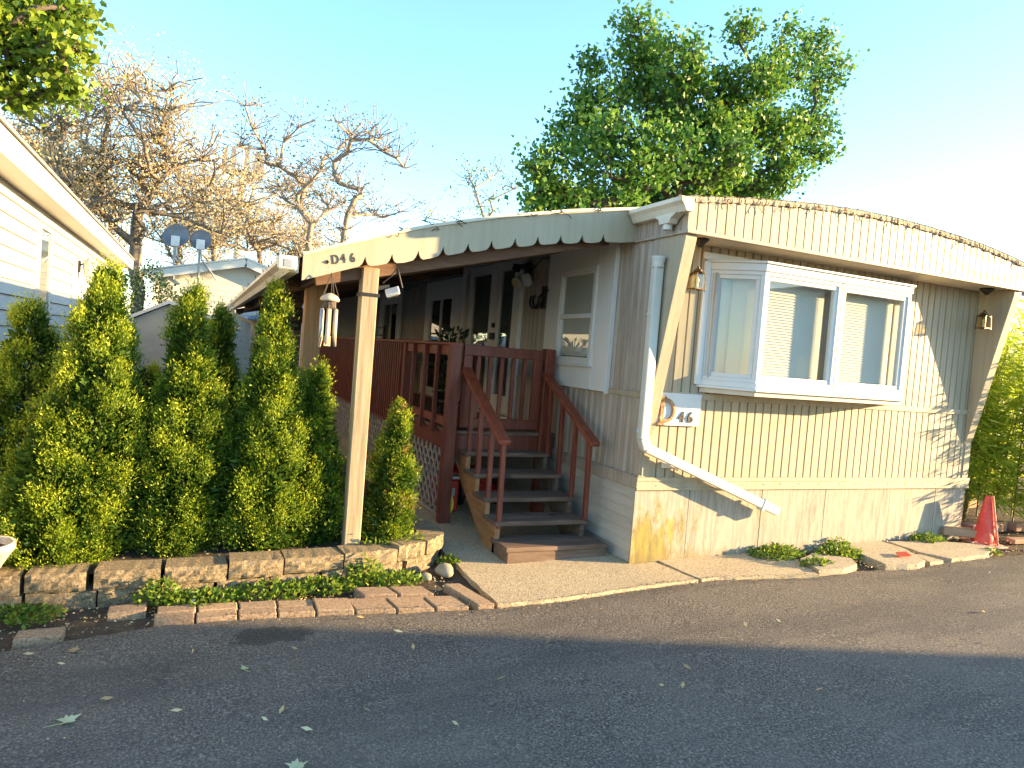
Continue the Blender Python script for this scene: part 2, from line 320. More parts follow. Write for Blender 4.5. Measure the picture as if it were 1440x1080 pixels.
# ------------------------------------------------------------------ ground, road, slabs
def ys(a, b, k):                                     # graded coordinates
    return [a+(b-a)*(i/k) for i in range(k+1)]
gx = [-400, -150, -60, -30, -16] + ys(-8, 8, 20) + [16, 30, 60, 150, 400]
gy = [-400, -150, -60, -30, -16] + ys(-8, 14, 26) + [20, 30, 60, 150, 400]
mb = MB(); n = len(gx)
mb.add([(x, y, gz(x, y)-.02) for y in gy for x in gx], [(j*n+i, j*n+i+1, (j+1)*n+i+1, (j+1)*n+i) for j in range(len(gy)-1) for i in range(n-1)])
g = mb.build('ground', m_soil, org=(0, 0, 0)); struct(g); g['label'] = 'bare brown soil and leaf litter around the lots'

road_edge = [(-60, -.9), (-12, -.62), (-6, -.5), (-4.06, -.42), (-3.39, -.29), (-2.9, -.315), (-2.46, -.375), (-1.95, -.46), (-1.41, -.54), (-.95, -.55), (-.54, -.515), (0, -.475), (.44, -.455), (.95, -.53), (1.3, -.60), (1.86, -.56), (2.46, -.66), (2.9, -.55), (3.3, -.56), (4.01, -.60), (4.6, -.66), (9, -.75), (20, -1), (60, -1.2)]
dense = []
for (a, b), (c, d) in zip(road_edge[:-1], road_edge[1:]):
    k = max(1, int((c-a)/.06)) if -5 < a < 5 else 1
    for i in range(k):
        t = i/k; dense.append((a+(c-a)*t, b+(d-b)*t + (rnd.uniform(-.012, .012) if -5 < a < 5 else 0)))
dense.append(road_edge[-1])
mb = MB(); rows = [0, .15, .5, 1, 2, 3.5, 5.2, 6.6]
mb.add([(x, e-r, gz(x, e-r) + .012 - (.01 if r == 0 else 0)) for r in rows for x, e in dense],
       [(j*len(dense)+i, (j+1)*len(dense)+i, (j+1)*len(dense)+i+1, j*len(dense)+i+1) for j in range(len(rows)-1) for i in range(len(dense)-1)])
o = mb.build('road', m_asph, org=(0, 0, 0)); struct(o); o['label'] = 'dark asphalt lane in front of the homes'

def slab(name, poly, th, m, lab=None, kind=True, dz=.0, jit=.008, parent=None, tilt=0):
    """flat irregular slab following the ground"""
    pts = []
    for (a, b), (c, d) in zip(poly, poly[1:]+poly[:1]):
        L = math.hypot(c-a, d-b); k = max(1, int(L/.09))
        for i in range(k): pts.append((a+(c-a)*i/k + rnd.uniform(-jit, jit), b+(d-b)*i/k + rnd.uniform(-jit, jit)))
    n = len(pts); vs = [(x, y, gz(x, y)-.03) for x, y in pts] + [(x, y, gz(x, y)+th+dz+tilt*(x-poly[0][0])) for x, y in pts]
    mb = MB(); mb.add(vs, [tuple(range(n)), tuple(range(2*n-1, n-1, -1))] + [(i, i+n, (i+1) % n+n, (i+1) % n) for i in range(n)])
    o = mb.build(name, m, parent)
    if kind: struct(o)
    if lab: o['label'] = lab
    return o
slab('pavement', [(-1.36, -.52), (-.95, -.53), (-.54, -.50), (0, -.46), (.30, -.455), (.22, -.02), (0, -.02), (0, 12), (-1.02, 12), (-1.35, 6), (-1.36, .9)], .022, m_conc, 'gritty concrete apron at the foot of the steps')
slab('pavement', [(.33, -.452), (.44, -.445), (.95, -.52), (1.38, -.60), (1.50, -.3), (1.55, .03), (.27, .03)], .024, m_conc, 'concrete strip along the skirt of the home')
slab('pavement', [(1.42, -.56), (1.66, -.60), (1.86, -.55), (1.95, -.42), (1.72, -.22), (1.5, -.3)], .045, m_slab, 'small broken slab beside the weeds', tilt=.03)
slab('pavement', [(2.14, -.6), (2.46, -.66), (2.62, -.60), (2.78, -.30), (2.76, -.06), (2.28, -.08), (2.2, -.3)], .05, m_slab, 'cracked slab in front of the plywood skirt')
slab('pavement', [(2.86, -.38), (2.98, -.60), (3.45, -.60), (3.78, -.47), (3.72, -.30), (3.32, -.12), (2.88, -.06)], .04, m_slab, 'tilted slab nearest the traffic cone')
slab('pavement', [(2.68, -.62), (2.86, -.62), (2.83, -.46), (2.74, -.40)], .035, m_slab, 'chip of slab between the two larger slabs')

pth = bpy.data.objects.new('path', None); COL.objects.link(pth); pth.location = (-2.4, -.25, -.07); struct(pth); pth['label'] = 'edging path of mismatched concrete pavers'
def edge_y(x):
    for (a, b), (c, d) in zip(road_edge[:-1], road_edge[1:]):
        if a <= x <= c: return b+(d-b)*(x-a)/(c-a)
def paver(x0, x1, y0a, y0b, dep, th=.028, rot=0):
    poly = [(x0, y0a), (x1, y0b), (x1+rot, y0b+dep), (x0+rot, y0a+dep)]
    h = rnd.uniform(-.004, .008); sl = rnd.uniform(-.03, .03)
    vs = [(x, y, gz(x, y)-.03) for x, y in poly] + [(x, y, gz(x, y)+th+h+sl*(x-x0)) for x, y in poly]
    mb = MB(); mb.add(vs, [(0, 1, 2, 3), (7, 6, 5, 4)] + [(i, i+4, (i+1) % 4+4, (i+1) % 4) for i in range(4)])
    mb.build('paver', m_paver, pth, bevel=.006)
x = -3.37
for wd in (.22, .23, .22, .22):
    y0, y1 = edge_y(x)+.01, edge_y(x+wd)+.01
    paver(x, x+wd-.012, y0, y1, .095); paver(x+.01, x+wd-.004, y0+.107, y1+.107, .10); x += wd
for wd in (.23, .25, .24, .22):
    y0, y1 = edge_y(x)+.012, edge_y(x+wd)+.012
    paver(x, x+wd-.014, y0, y1, .20, rot=.0 if wd == .23 else -.03); x += wd
x = -2.42+.24
for wd in (.23, .24): paver(x+.02, x+wd, edge_y(x)+.235, edge_y(x+wd)+.235, .15, rot=-.04); x += wd
paver(-1.50, -1.385, -.52, -.53, .40, .03, -.10)
paver(-4.02, -3.80, -.36, -.37, .13); paver(-3.62, -3.42, -.10, -.10, .12); paver(-3.02, -2.80, -.02, -.03, .1)

# ------------------------------------------------------------------ mobile home D46
W, LEN, OV = 4.0, 13.6, .36
home = thing('mobile_home', (2, 6.8, .1), 'cream mobile home with ribbed metal siding and a white bay window facing the lane', 'mobile home')
def ribs(a0, a1, pitch, gw, depth, soft=False):
    """profile along a of (a, d): d is how far inwards the groove goes"""
    pr = []; a = a0; k = 0
    while a < a1-.001:
        b = min(a+pitch, a1)
        if soft:
            q = (b-a); pr += [(a, depth), (a+q*.2, 0), (a+q*.6, 0), (a+q*.8, depth)]
        else:
            pr += [(a, 0), (b-gw, 0), (b-gw*.6, depth), (b-gw*.4, depth)]
        a = b; k += 1
    pr.append((a1, 0)); return pr
def ribwall(mb, prof, z0, z1, fx):
    """fx(a,d,z)->xyz ; z0,z1 may be functions of a"""
    f0 = z0 if callable(z0) else (lambda a: z0); f1 = z1 if callable(z1) else (lambda a: z1)
    n = len(prof); vs = [fx(a, d, f0(a)) for a, d in prof] + [fx(a, d, f1(a)) for a, d in prof]
    mb.add(vs, [(i, i+1, n+i+1, n+i) for i in range(n-1)])
FRONT = lambda a, d, z: (a, d, z)
SIDE = lambda a, d, z: (d, a, z)
mb = MB()
ribwall(mb, ribs(0, W, .088, .016, .020), .715, 1.355, FRONT)
ribwall(mb, ribs(0, W, .088, .016, .020), 1.405, 2.62, FRONT)
mb.build('front_wall', m_alum, home)
mb = MB()
ribwall(mb, ribs(0, LEN, .10, .02, .014, True), .72, 1.34, SIDE)
ribwall(mb, ribs(0, LEN, .10, .02, .014, True), 1.385, 2.62, SIDE)
mb.build('side_wall', m_alum2, home)
mb = MB(); mb.box(.03, W-.001, LEN-.05, LEN, .1, 2.8); mb.box(W-.05, W, .02, LEN-.06, .1, 2.8); mb.build('back_wall', m_alum2, home)
mb = MB(); mb.box(-.006, W+.006, -.012, .03, 1.355, 1.405); mb.box(-.012, -.0065, -.006, LEN, 1.34, 1.385)
mb.build('belt_trim', m_alum, home, bevel=.004)
mb = MB(); mb.box(-.016, W+.016, -.018, .03, .625, .685); mb.box(-.018, W+.018, -.026, .025, .685, .715); mb.box(-.016, W+.016, -.024, -.0185, .612, .628)
for i in range(18): mb.lathe((.15+i*.225+rnd.uniform(-.03, .03), -.019, .655+rnd.uniform(-.01, .01)), [(.006, -.003), (.006, .003)], 6)
mb.build('sill_rail', m_alum, home)
mb = MB(); mb.box(-.02, .03, .03, LEN, .62, .71); mb.box(-.026, .02, .03, LEN, .71, .722)
mb.build('side_sill_rail', m_alum2, home, bevel=.003)
# skirt: plywood sheets to the street, lap boards along the side
xs = [0, .52, 1.30, 2.05, 2.9, 3.55, 3.995]
for a, b in zip(xs[:-1], xs[1:]):
    mb = MB(); d = rnd.uniform(0, .006); mb.box(a+.002, b-.002, .002-d, .03, gz(a, 0)-.12, .622)
    mb.build('skirt_panel', m_skirt, home, bevel=.0015)
mb = MB()
for k in range(8):
    z0 = -.06+k*.086
    if z0 > .60: break
    mb.add([(-.014, .004, z0), (-.002, .004, min(z0+.086, .62)), (-.002, LEN, min(z0+.086, .62)), (-.014, LEN, z0)], [(0, 1, 2, 3)])
    mb.add([(-.014, .004, z0), (-.014, LEN, z0), (.0, LEN, z0), (.0, .004, z0)], [(0, 1, 2, 3)])
mb.build('skirt_siding', m_lap, home)
mb = MB(); mb.box(-.016, .012, -.008, .0035, -.08, .612); mb.build('corner_board', m_skirt, home)
# eave: soffit, ribbed fascia, arched roof with crusted coating edge
def arch(x): t = x/W; return 2.855 + .175*(1-(2*t-.92)**2/ (1.08**2)) if True else 0
def arch2(x):
    pts = [(-.03, 2.855), (.1, 2.872), (.5, 2.925), (.9, 2.968), (1.3, 3.0), (1.7, 3.02), (2.1, 3.022), (2.55, 3.008), (2.95, 2.985), (3.3, 2.955), (3.7, 2.905), (4.03, 2.85)]
    for (a, b), (c, d) in zip(pts[:-1], pts[1:]):
        if x <= c: return b+(d-b)*(x-a)/(c-a)
    return pts[-1][1]
mb = MB(); mb.box(.0, W, -OV+.004, .02, 2.602, 2.625); mb.build('soffit', m_soffit, home)
mb = MB(); ribwall(mb, ribs(-.005, W+.005, .088, .012, .014), 2.62, lambda a: arch2(a)-.045, lambda a, d, z: (a, -OV+d-.002, z))
ribwall(mb, [(W+.005, 0), (W+.005, .0)], 2.62, 2.8, lambda a, d, z: (a, -OV, z))
mb.add([(W+.004, -OV, 2.62), (W+.004, .3, 2.62), (W+.004, .3, arch2(W)-.05), (W+.004, -OV, arch2(W)-.05)], [(0, 1, 2, 3)])
mb.build('gable_fascia', m_alumg, home)
mb = MB(); mb.box(-.012, W+.012, -OV-.014, -OV+.02, 2.592, 2.622); mb.build('fascia_trim', m_alum, home, bevel=.004)
mb = MB(); ribwall(mb, ribs(-OV, LEN, .088, .012, .010), 2.60, 2.84, lambda a, d, z: (-.004+d, a, z))
mb.build('eave_band', m_alum2, home)
mb = MB(); mb.box(-.02, .0, -OV-.006, LEN, 2.590, 2.612); mb.build('eave_trim', m_alum2, home, bevel=.003)
nx = 60
def rooff(u, v):
    x = -.03+u*(W+.06); return (x, -OV-.02+v*(LEN+OV+.02), arch2(x))
mb = MB(); mb.grid(rooff, nx, 30); mb.build('roof', m_roof, home, smooth=True)
# crusted edge: a bumpy strip over the gable end
mb = MB(); N = 420
def crust(u, v):
    x = -.03+u*(W+.06); z = arch2(x); jj = math.sin(x*37)*.003+math.sin(x*91+v*5)*.003+rnd.uniform(-.005, .005)
    prof = [(-.003, -.046), (-.014, -.042), (-.016, -.02), (-.014, -.002), (0, .005), (.07, .005), (.10, .000)]
    p = prof[int(round(v*6))]
    return (x, -OV+p[0]+jj*.6, z+p[1]+jj)
mb.grid(crust, N, 6); mb.build('roof_edge', m_cap, home)
for k in range(13):                                         # curled wire ends of the old light clips under the roof edge
    mb = MB()
    x = .36+k*.29+rnd.uniform(-.03, .03)
    for q in range(3):
        p = [Vector((x, -OV-.022, arch2(x)-.02))]
        for i in range(5): p.append(p[-1]+Vector((rnd.uniform(-.022, .022), rnd.uniform(-.008, .004), rnd.uniform(-.03, .004))))
        mb.tube(p, .0022, 4)
    mb.build('wire_clip', m_black, home)
# slanted wing brackets
for nm, x0, x1 in (('wing_bracket', .0, .105), ('wing_bracket', W-.105, W)):
    mb = MB(); mb.prism([(-.002, 2.60), (-OV+.02, 2.60), (-OV+.02, 2.56), (-.03, 1.12), (-.002, 1.05)], 0, x0, x1); mb.build(nm, m_alum, home, bevel=.004)
mb = MB(); mb.box(-.003, .012, -.05, .055, .73, 2.6); mb.build('corner_post', m_alum2, home, bevel=.003)
for q in ((-.006, .09, -.012, .0, .716, 1.05), (-.002, .10, -.009, .0, 1.41, 2.6), (W-.08, W+.006, -.010, .0, .716, 1.355)):
    mb = MB(); mb.box(*q); mb.build('corner_trim', m_alum, home, bevel=.002)
# gutter on the long eave, at the street corner, and its drop outlet
def gutter(mb, x, y0, y1, zt, s=-1, wd=.11, hg=.10):
    pr = [(x, zt-hg), (x+s*.06, zt-hg), (x+s*.085, zt-hg*.55), (x+s*wd, zt-hg*.3), (x+s*wd, zt), (x+s*(wd-.008), zt), (x+s*(wd-.008), zt-hg*.28), (x+s*.076, zt-hg*.5), (x+s*.052, zt-hg+.008), (x, zt-hg+.008)]
    mb.prism([(a, b) for a, b in pr], 1, y0, y1)
    pe = pr[:5]+[(x, zt)]
    mb.prism(pe, 1, y0-.003, y0+.003); mb.prism(pe, 1, y1-.003, y1+.003)
mb = MB(); gutter(mb, -.012, -OV-.06, .27, 2.835)
gt = mb.build('gutter', m_gutter, home)
mb = MB(); mb.prism([(-.34, 2.735), (-.06, 2.735), (-.12, 2.70), (-.13, 2.665), (-.25, 2.665), (-.27, 2.70)], 0, -.10, -.02); mb.build('gutter_outlet', m_gutter, gt, bevel=.003)
mb = MB(); mb.tube([(-.06, -.19, 2.665), (-.06, -.19, 2.625)], .035, 12); mb.build('outlet_collar', m_pipe, gt)
# the white downspout and its kicked-out foot
mb = MB()
def rpipe(mb, pts, wx, wy):
    for a, b in zip(pts[:-1], pts[1:]):
        mb.bar(a, b, wx, wy, up=(0, 1, 0))
ds = [(-.055, -.10, 2.36), (-.055, -.10, 1.03)]
mb.bar(ds[0], ds[1], .078, .065, up=(0, 1, 0)); mb.bar((-.055, -.10, 1.04), (-.02, -.10, .955), .078, .067, up=(0, 1, 0)); mb.bar((-.025, -.10, .965), (1.39, -.10, .435), .074, .065, up=(0, 1, 0))
dsp = mb.build('downspout', m_pipe, home, bevel=.010, seg=2)
mb = MB(); mb.lathe((-.055, -.10, 2.35), [(.046, 0), (.052, .01), (.046, .03), (.052, .05), (.056, .075), (.058, .085), (.048, .085), (.044, .02)], 20, cap=False)
mb.build('pipe_mouth', m_pipe, dsp, smooth=True)
mb = MB(); mb.box(-.115, .0, -.102, -.095, 1.98, 2.0); mb.build('pipe_strap', m_pipe, dsp)
mb = MB(); mb.box(-.112, .0, -.105, -.09, 1.08, 1.105); mb.build('pipe_strap', m_pipe, dsp)
mb = MB(); mb.bar((1.2, -.10, .505), (1.225, -.10, .495), .10, .076, up=(0, 1, 0)); mb.build('pipe_strap', m_pipe, dsp)
# vent flap on the front below the sign
mb = MB(); mb.box(.21, .37, -.02, -.004, .79, .84); mb.box(.23, .29, -.026, -.02, .8, .83); mb.box(.34, .365, -.03, -.02, .77, .80); mb.build('cable_box', m_white, home, bevel=.003)

# bay window
BZ0, BZ1, BD = 1.478, 2.475, .30
A, B, Cc, D = (.52, 0), (.83, -BD), (2.52, -BD), (2.83, 0)
def oset(e): return [(A[0]-e*1.2, 0), (B[0]-e*.5, B[1]-e), (Cc[0]+e*.5, Cc[1]-e), (D[0]+e*1.2, 0)]
bay = MB(); bay.prism(oset(.012), 2, BZ0, BZ0+.045); bay.prism(oset(.012), 2, BZ1-.06, BZ1)
for p, q in ((A, B), (B, Cc), (Cc, D)): pass
bay = bay.build('bay_window', m_white, home, bevel=.004)
mb = MB(); mb.prism(oset(.03), 2, BZ1, BZ1+.018); mb.prism(oset(.028), 2, BZ0-.02, BZ0); mb.box(.44, 2.92, -.02, .0, BZ1+.018, BZ1+.075); mb.build('bay_trim', m_white, bay, bevel=.004)
mb = MB(); mb.prism(oset(.0), 2, BZ0-.06, BZ0-.02); mb.build('bay_base', m_soffit, bay, bevel=.003)
for q in ((.455, .52), (2.83, 2.90)):
    mb = MB(); mb.box(*q, -.022, -.0, BZ0, BZ1); mb.build('side_casing', m_white, bay, bevel=.004)
def framed(face, mbf, u0, u1, z0, z1, wd, dp0, dp1):
    """rectangular frame on face; face(u, d, z)->xyz"""
    for a, b, c, d in ((u0, u1, z0, z0+wd), (u0, u1, z1-wd, z1), (u0, u0+wd, z0+wd, z1-wd), (u1-wd, u1, z0+wd, z1-wd)):
        vs = [face(a, dp0, c), face(b, dp0, c), face(b, dp0, d), face(a, dp0, d), face(a, dp1, c), face(b, dp1, c), face(b, dp1, d), face(a, dp1, d)]
        mbf.add(vs, [(0, 1, 2, 3), (7, 6, 5, 4), (0, 4, 5, 1), (1, 5, 6, 2), (2, 6, 7, 3), (3, 7, 4, 0)])
def pane(face, mbp, u0, u1, z0, z1, d): mbp.add([face(u0, d, z0), face(u1, d, z0), face(u1, d, z1), face(u0, d, z1)], [(0, 1, 2, 3)])
def slats(face, mbs, u0, u1, z0, z1, d, step=.023):
    z = z0
    while z < z1:
        mbs.add([face(u0, d-.006, z), face(u1, d-.006, z), face(u1, d+.005, z+.0245), face(u0, d+.005, z+.0245)], [(0, 1, 2, 3)]); z += step
    for u in (u0+.08, u1-.08): mbs.add([face(u, d-.012, z0), face(u+.004, d-.012, z0), face(u+.004, d-.012, z1), face(u, d-.012, z1)], [(0, 1, 2, 3)])
    mbs.add([face(u0, d-.012, z0-.02), face(u1, d-.012, z0-.02), face(u1, d-.012, z0-.005), face(u0, d-.012, z0-.005)], [(0, 1, 2, 3)])
def face_of(p, q):
    p, q = Vector((*p, 0)), Vector((*q, 0)); L = (q-p).length; t = (q-p)/L; nrm = Vector((-t.y, t.x, 0))   # inward
    return (lambda u, d, z: tuple(p + t*u + nrm*d + Vector((0, 0, z)))), L
for p, q, splits in ((A, B, 1), (B, Cc, 2), (Cc, D, 1)):
    fc, L = face_of(p, q); L_ = L/splits
    for k in range(splits):
        u0, u1 = k*L_, (k+1)*L_
        mb = MB(); framed(fc, mb, u0+(.004 if k else 0), u1-(.004 if k < splits-1 else 0), BZ0+.045, BZ1-.06, .032, .0, .07)
        framed(fc, mb, u0+.032, u1-.032, BZ0+.077, BZ1-.092, .034, .012, .055)
        sash = mb.build('sash', m_white, bay, bevel=.003)
        mb = MB(); pane(fc, mb, u0+.062, u1-.062, BZ0+.107, BZ1-.122, .03); mb.build('window_pane', m_glass, bay)
        mb = MB(); slats(fc, mb, u0+.05 if splits == 2 else u0+.11, u1-.05 if splits == 2 else u1-.06, BZ0+.10, BZ1-.13, .135 if splits == 2 else .11); mb.build('blind', m_blind, bay)
mb = MB(); mb.box(.56, 2.79, -.05, -.03, BZ0+.06, BZ1-.08); mb.build('bay_lining', m_curt, bay)

# side wall windows and doors  (u along +y, depth towards +x)
def SF(u, d, z): return (d, u, z)
def side_panel(y0, y1, z0, z1, hole, name='wall_panel'):
    mb = MB(); h0, h1, g0, g1 = hole; t = -.035
    mb.box(t, -.001, y0, h0, z0, z1); mb.box(t, -.001, h1, y1, z0, z1); mb.box(t, -.001, h0, h1, z0, g0); mb.box(t, -.001, h0, h1, g1, z1)
    return mb.build(name, m_wpanel, home)
side_panel(.55, 1.80, 1.345, 2.66, (.84, 1.50, 1.585, 2.425))
mb = MB(); mb.box(-.041, -.0355, .80, .835, 1.345, 2.60); mb.box(-.043, -.001, .535, .55, 1.33, 2.66); mb.build('panel_batten', m_wpanel, home, bevel=.002)
def side_window(y0, y1, z0, z1, dbl=True, back=m_dark, blind=False, slide=False):
    wn = MB(); framed(SF, wn, y0-.045, y1+.045, z0-.045, z1+.045, .045, -.052, -.0355); framed(SF, wn, y0, y1, z0, z1, .02, -.045, -.004)
    if dbl: wn.box(-.046, -.006, y0, y1, (z0+z1)/2-.022, (z0+z1)/2+.022)
    if slide: wn.box(-.040, -.006, (y0+y1)/2-.018, (y0+y1)/2+.018, z0, z1)
    wn.box(-.07, -.0355, y0-.06, y1+.06, z0-.062, z0-.046)
    wn = wn.build('window', m_white, home, bevel=.003)
    mb = MB(); pane(SF, mb, y0+.02, y1-.02, z0+.02, z1-.02, -.022); mb.build('window_pane', m_glass if blind else m_glass2, wn)
    if blind:
        mb = MB(); z = z0+.03
        while z < z1-.02:
            mb.add([(-.012, y0+.02, z), (-.012, y1-.02, z), (-.007, y1-.02, z+.0235), (-.007, y0+.02, z+.0235)], [(0, 1, 2, 3)]); z += .022
        mb.build('blind', m_blind, wn)
    else:
        mb = MB(); mb.box(-.005, -.002, y0, y1, z0, z1); mb.build('dark_backing', back, wn)  # thin dark sheet stands in for the unlit room
    return wn
side_window(.86, 1.48, 1.605, 2.405, True, blind=True)
side_panel(4.42, 6.04, .9, 2.60, (4.72, 5.80, .98, 2.36)); side_window(4.74, 5.78, 1.0, 2.34, False, slide=True)
side_panel(7.5, 9.15, .9, 2.60, (7.72, 8.80, 1.2, 2.39)); side_window(7.74, 8.78, 1.22, 2.37, False, slide=True)
mb = MB(); mb.box(-1.0, -.05, 11.2, 13.5, .85, 2.62); mb.box(-1.04, -1.0, 11.5, 12.0, 1.2, 2.3); mb.build('rear_porch_room', m_wpanel, home, bevel=.01)
mb = MB(); mb.box(-.9, -.72, 11.16, 11.195, 1.3, 2.3); mb.build('porch_room_window', m_dark, home)
# french doors
fd = MB()
fd.box(-.05, -.001, 4.22, 4.36, .88, 2.80); fd.box(-.05, -.001, 2.44, 2.53, .88, 2.80); fd.box(-.05, -.001, 2.53, 4.22, 2.68, 2.80); fd.box(-.07, -.001, 2.44, 4.36, .86, .90); fd.box(-.062, -.05, 2.42, 4.38, 2.75, 2.82)
fd = fd.build('french_door', m_wpanel, home, bevel=.004)
for y0, y1, ga, gb in ((2.54, 3.15, 2.63, 3.04), (3.17, 4.10, 3.32, 3.95)):
    mb = MB(); framed(SF, mb, y0, y1, .91, 2.67, .09, -.040, -.004)
    mb.box(-.040, -.004, y0+.09, ga, 1.0, 2.58); mb.box(-.040, -.004, gb, y1-.09, 1.0, 2.58); mb.box(-.040, -.004, ga, gb, 1.0, 1.12)
    framed(SF, mb, ga-.02, gb+.02, 1.10, 2.58, .025, -.048, -.0405)
    mb.build('door_leaf', m_wpanel, fd, bevel=.003)
    mb = MB(); pane(SF, mb, ga, gb, 1.12, 2.58, -.025); mb.build('door_glass', m_glass2, fd)
    mb = MB(); mb.box(-.008, -.002, ga, gb, 1.12, 2.58); mb.build('door_curtain', m_curt, fd)
mb = MB(); mb.box(-.10, -.04, 3.10, 3.15, 1.76, 1.84); mb.tube([(-.05, 3.12, 1.93), (-.08, 3.12, 1.93)], .03, 12); mb.bar((-.09, 3.11, 1.79), (-.09, 3.02, 1.79), .02, .02); mb.build('door_handle', m_blkp, fd, bevel=.004)
mb = MB(); mb.box(-.03, -.002, 4.395, 4.435, 1.98, 2.10); mb.build('doorbell', m_blkp, home, bevel=.004)
mb = MB()
pts = [(-.02, 4.3+i*.35, 2.60+.02*math.sin(i*1.3)) for i in range(18)]; mb.tube(pts, .005, 5); mb.tube([(-.02, 1.8, 2.60), (-.02, 2.0, 2.62), (-.03, 2.2, 2.53), (-.03, 2.25, 2.50)], .005, 5)
mb.build('cable', m_blkp, home)

# lanterns hanging from the soffit
lan = thing('lantern', (.25, -.20, 2.60), 'bronze and glass lantern hanging on a chain beside the shaded side of the bay window', 'lantern', 'lanterns under the front eave')
def lw(x, y, z): return (.25+x, -.20+y, 2.60+z)
mb = MB(); mb.lathe(lw(0, 0, 0), [(.062, -.001), (.062, -.012), (.045, -.03), (.018, -.055), (.010, -.065)], 18); mb.build('ceiling_cup', m_black, lan, smooth=True)
mb = MB()
for k in range(9):
    z = -.065-k*.018; t = k % 2*math.pi/2
    mb.tube([lw(.006*math.cos(t)*math.cos(a), .006*math.sin(t)*math.cos(a), z-.011+.012*math.sin(a)) for a in [i*math.pi/4 for i in range(9)]], .0018, 4, cap=False)
mb.build('chain', m_chain, lan)
mb = MB(); zt, zb, hw = -.27, -.385, .047
for sx_ in (-1, 1):
    for sy_ in (-1, 1): mb.bar(lw(sx_*hw, sy_*hw, zb-.01), lw(sx_*hw*.86, sy_*hw*.86, zt+.005), .007, .007)
for z, h in ((zb, hw), (zt, hw*.9)):
    for a, b in (((-1, -1), (1, -1)), ((1, -1), (1, 1)), ((1, 1), (-1, 1)), ((-1, 1), (-1, -1))): mb.bar(lw(a[0]*h, a[1]*h, z), lw(b[0]*h, b[1]*h, z), .008, .008)
mb.lathe(lw(0, 0, zt), [(.060, 0), (.055, .008), (.034, .022), (.030, .035), (.014, .042), (.010, .06)], 8)
mb.lathe(lw(0, 0, zb-.004), [(.03, 0), (.03, .006)], 8)
mb.build('lantern_frame', m_brass, lan)
mb = MB(); mb.box(.25-hw*.9, .25+hw*.9, -.20-hw*.9, -.20+hw*.9, 2.60+zb, 2.60+zt); mb.build('lantern_glass', m_lglass, lan)
mb = MB(); mb.tube([lw(0, 0, zb), lw(0, 0, zb+.05)], .012, 10); mb.lathe(lw(0, 0, zb+.05), [(.010, 0), (.018, .012), (.014, .03), (.003, .045)], 10); mb.build('bulb', m_quartz, lan, smooth=True)
l2 = copy_tree(lan); l2.location = (3.70, -.20, 2.60); l2['label'] = 'bronze and glass lantern hanging near the right end of the eave above the bamboo'

# sign with number
sg = thing('house_number_sign', (.32, 0, 1.14), 'white number board with rustic letter D and dark 46 at the street corner', 'sign')
mb = MB(); mb.box(.10, .535, -.03, -.013, 1.135, 1.395); mb.build('board', m_white, sg, bevel=.003)
def textmesh(s, size, ext, bold=0.0, shear=0):
    c = bpy.data.curves.new('t', 'FONT'); c.body = s; c.size = size; c.extrude = ext; c.offset = bold; c.shear = shear
    o = bpy.data.objects.new('t', c); COL.objects.link(o); bpy.context.view_layer.update()
    me = bpy.data.meshes.new_from_object(o); bpy.data.objects.remove(o); return me
def put_text(s, name, size, mat, x, y, z, parent, ext=.004, bold=.0, sx=1, shear=0, roll=0):
    me = textmesh(s, size, ext, bold, shear); me.materials.clear()
    me.transform(Matrix.Translation((x, y, z)) @ Matrix.Rotation(roll, 4, 'Y') @ Matrix.Rotation(math.radians(90), 4, 'X') @ Matrix.Diagonal((sx, 1, 1, 1)))
    return link(name, me, mat, parent)
for s_, x_ in (('4', .315), ('6', .40)): 
    o = put_text(s_, 'digit', .125, m_ink, x_, -.036, 1.165, sg, .005, .0012, .95)
mb = MB()   # serif D, chunky: a ring of bark-like blocks
def ringD(R_, zc, hw_, x0, k0):
    return [(x0, zc-hw_), (x0+k0*.35, zc-hw_)] + [(x0+k0*.35+(R_-k0*.35)*math.cos(t), zc+hw_*math.sin(t)) for t in [(-math.pi/2)+math.pi*i/14 for i in range(1, 14)]] + [(x0+k0*.35, zc+hw_), (x0, zc+hw_)]
zc = 1.255; out = ringD(.145, zc, .10, .125, .145); inn = ringD(.085, zc, .066, .160, .10)
n = min(len(out), len(inn)); vs = [(a, -.030, b) for a, b in out]+[(a, -.030, b) for a, b in inn]+[(a, -.052, b) for a, b in out]+[(a, -.052, b) for a, b in inn]
fs = []
for i in range(n):
    j = (i+1) % n; fs += [(i, j, j+n, i+n), (2*n+i, 3*n+i, 3*n+j, 2*n+j), (i, 2*n+i, 2*n+j, j), (n+i, n+j, 3*n+j, 3*n+i)]
mb.add(vs, fs); mb.box(.108, .175, -.052, -.031, zc-.118, zc-.098); mb.box(.108, .175, -.052, -.031, zc+.098, zc+.116)
mb.build('letter', m_rust, sg, bevel=.003)

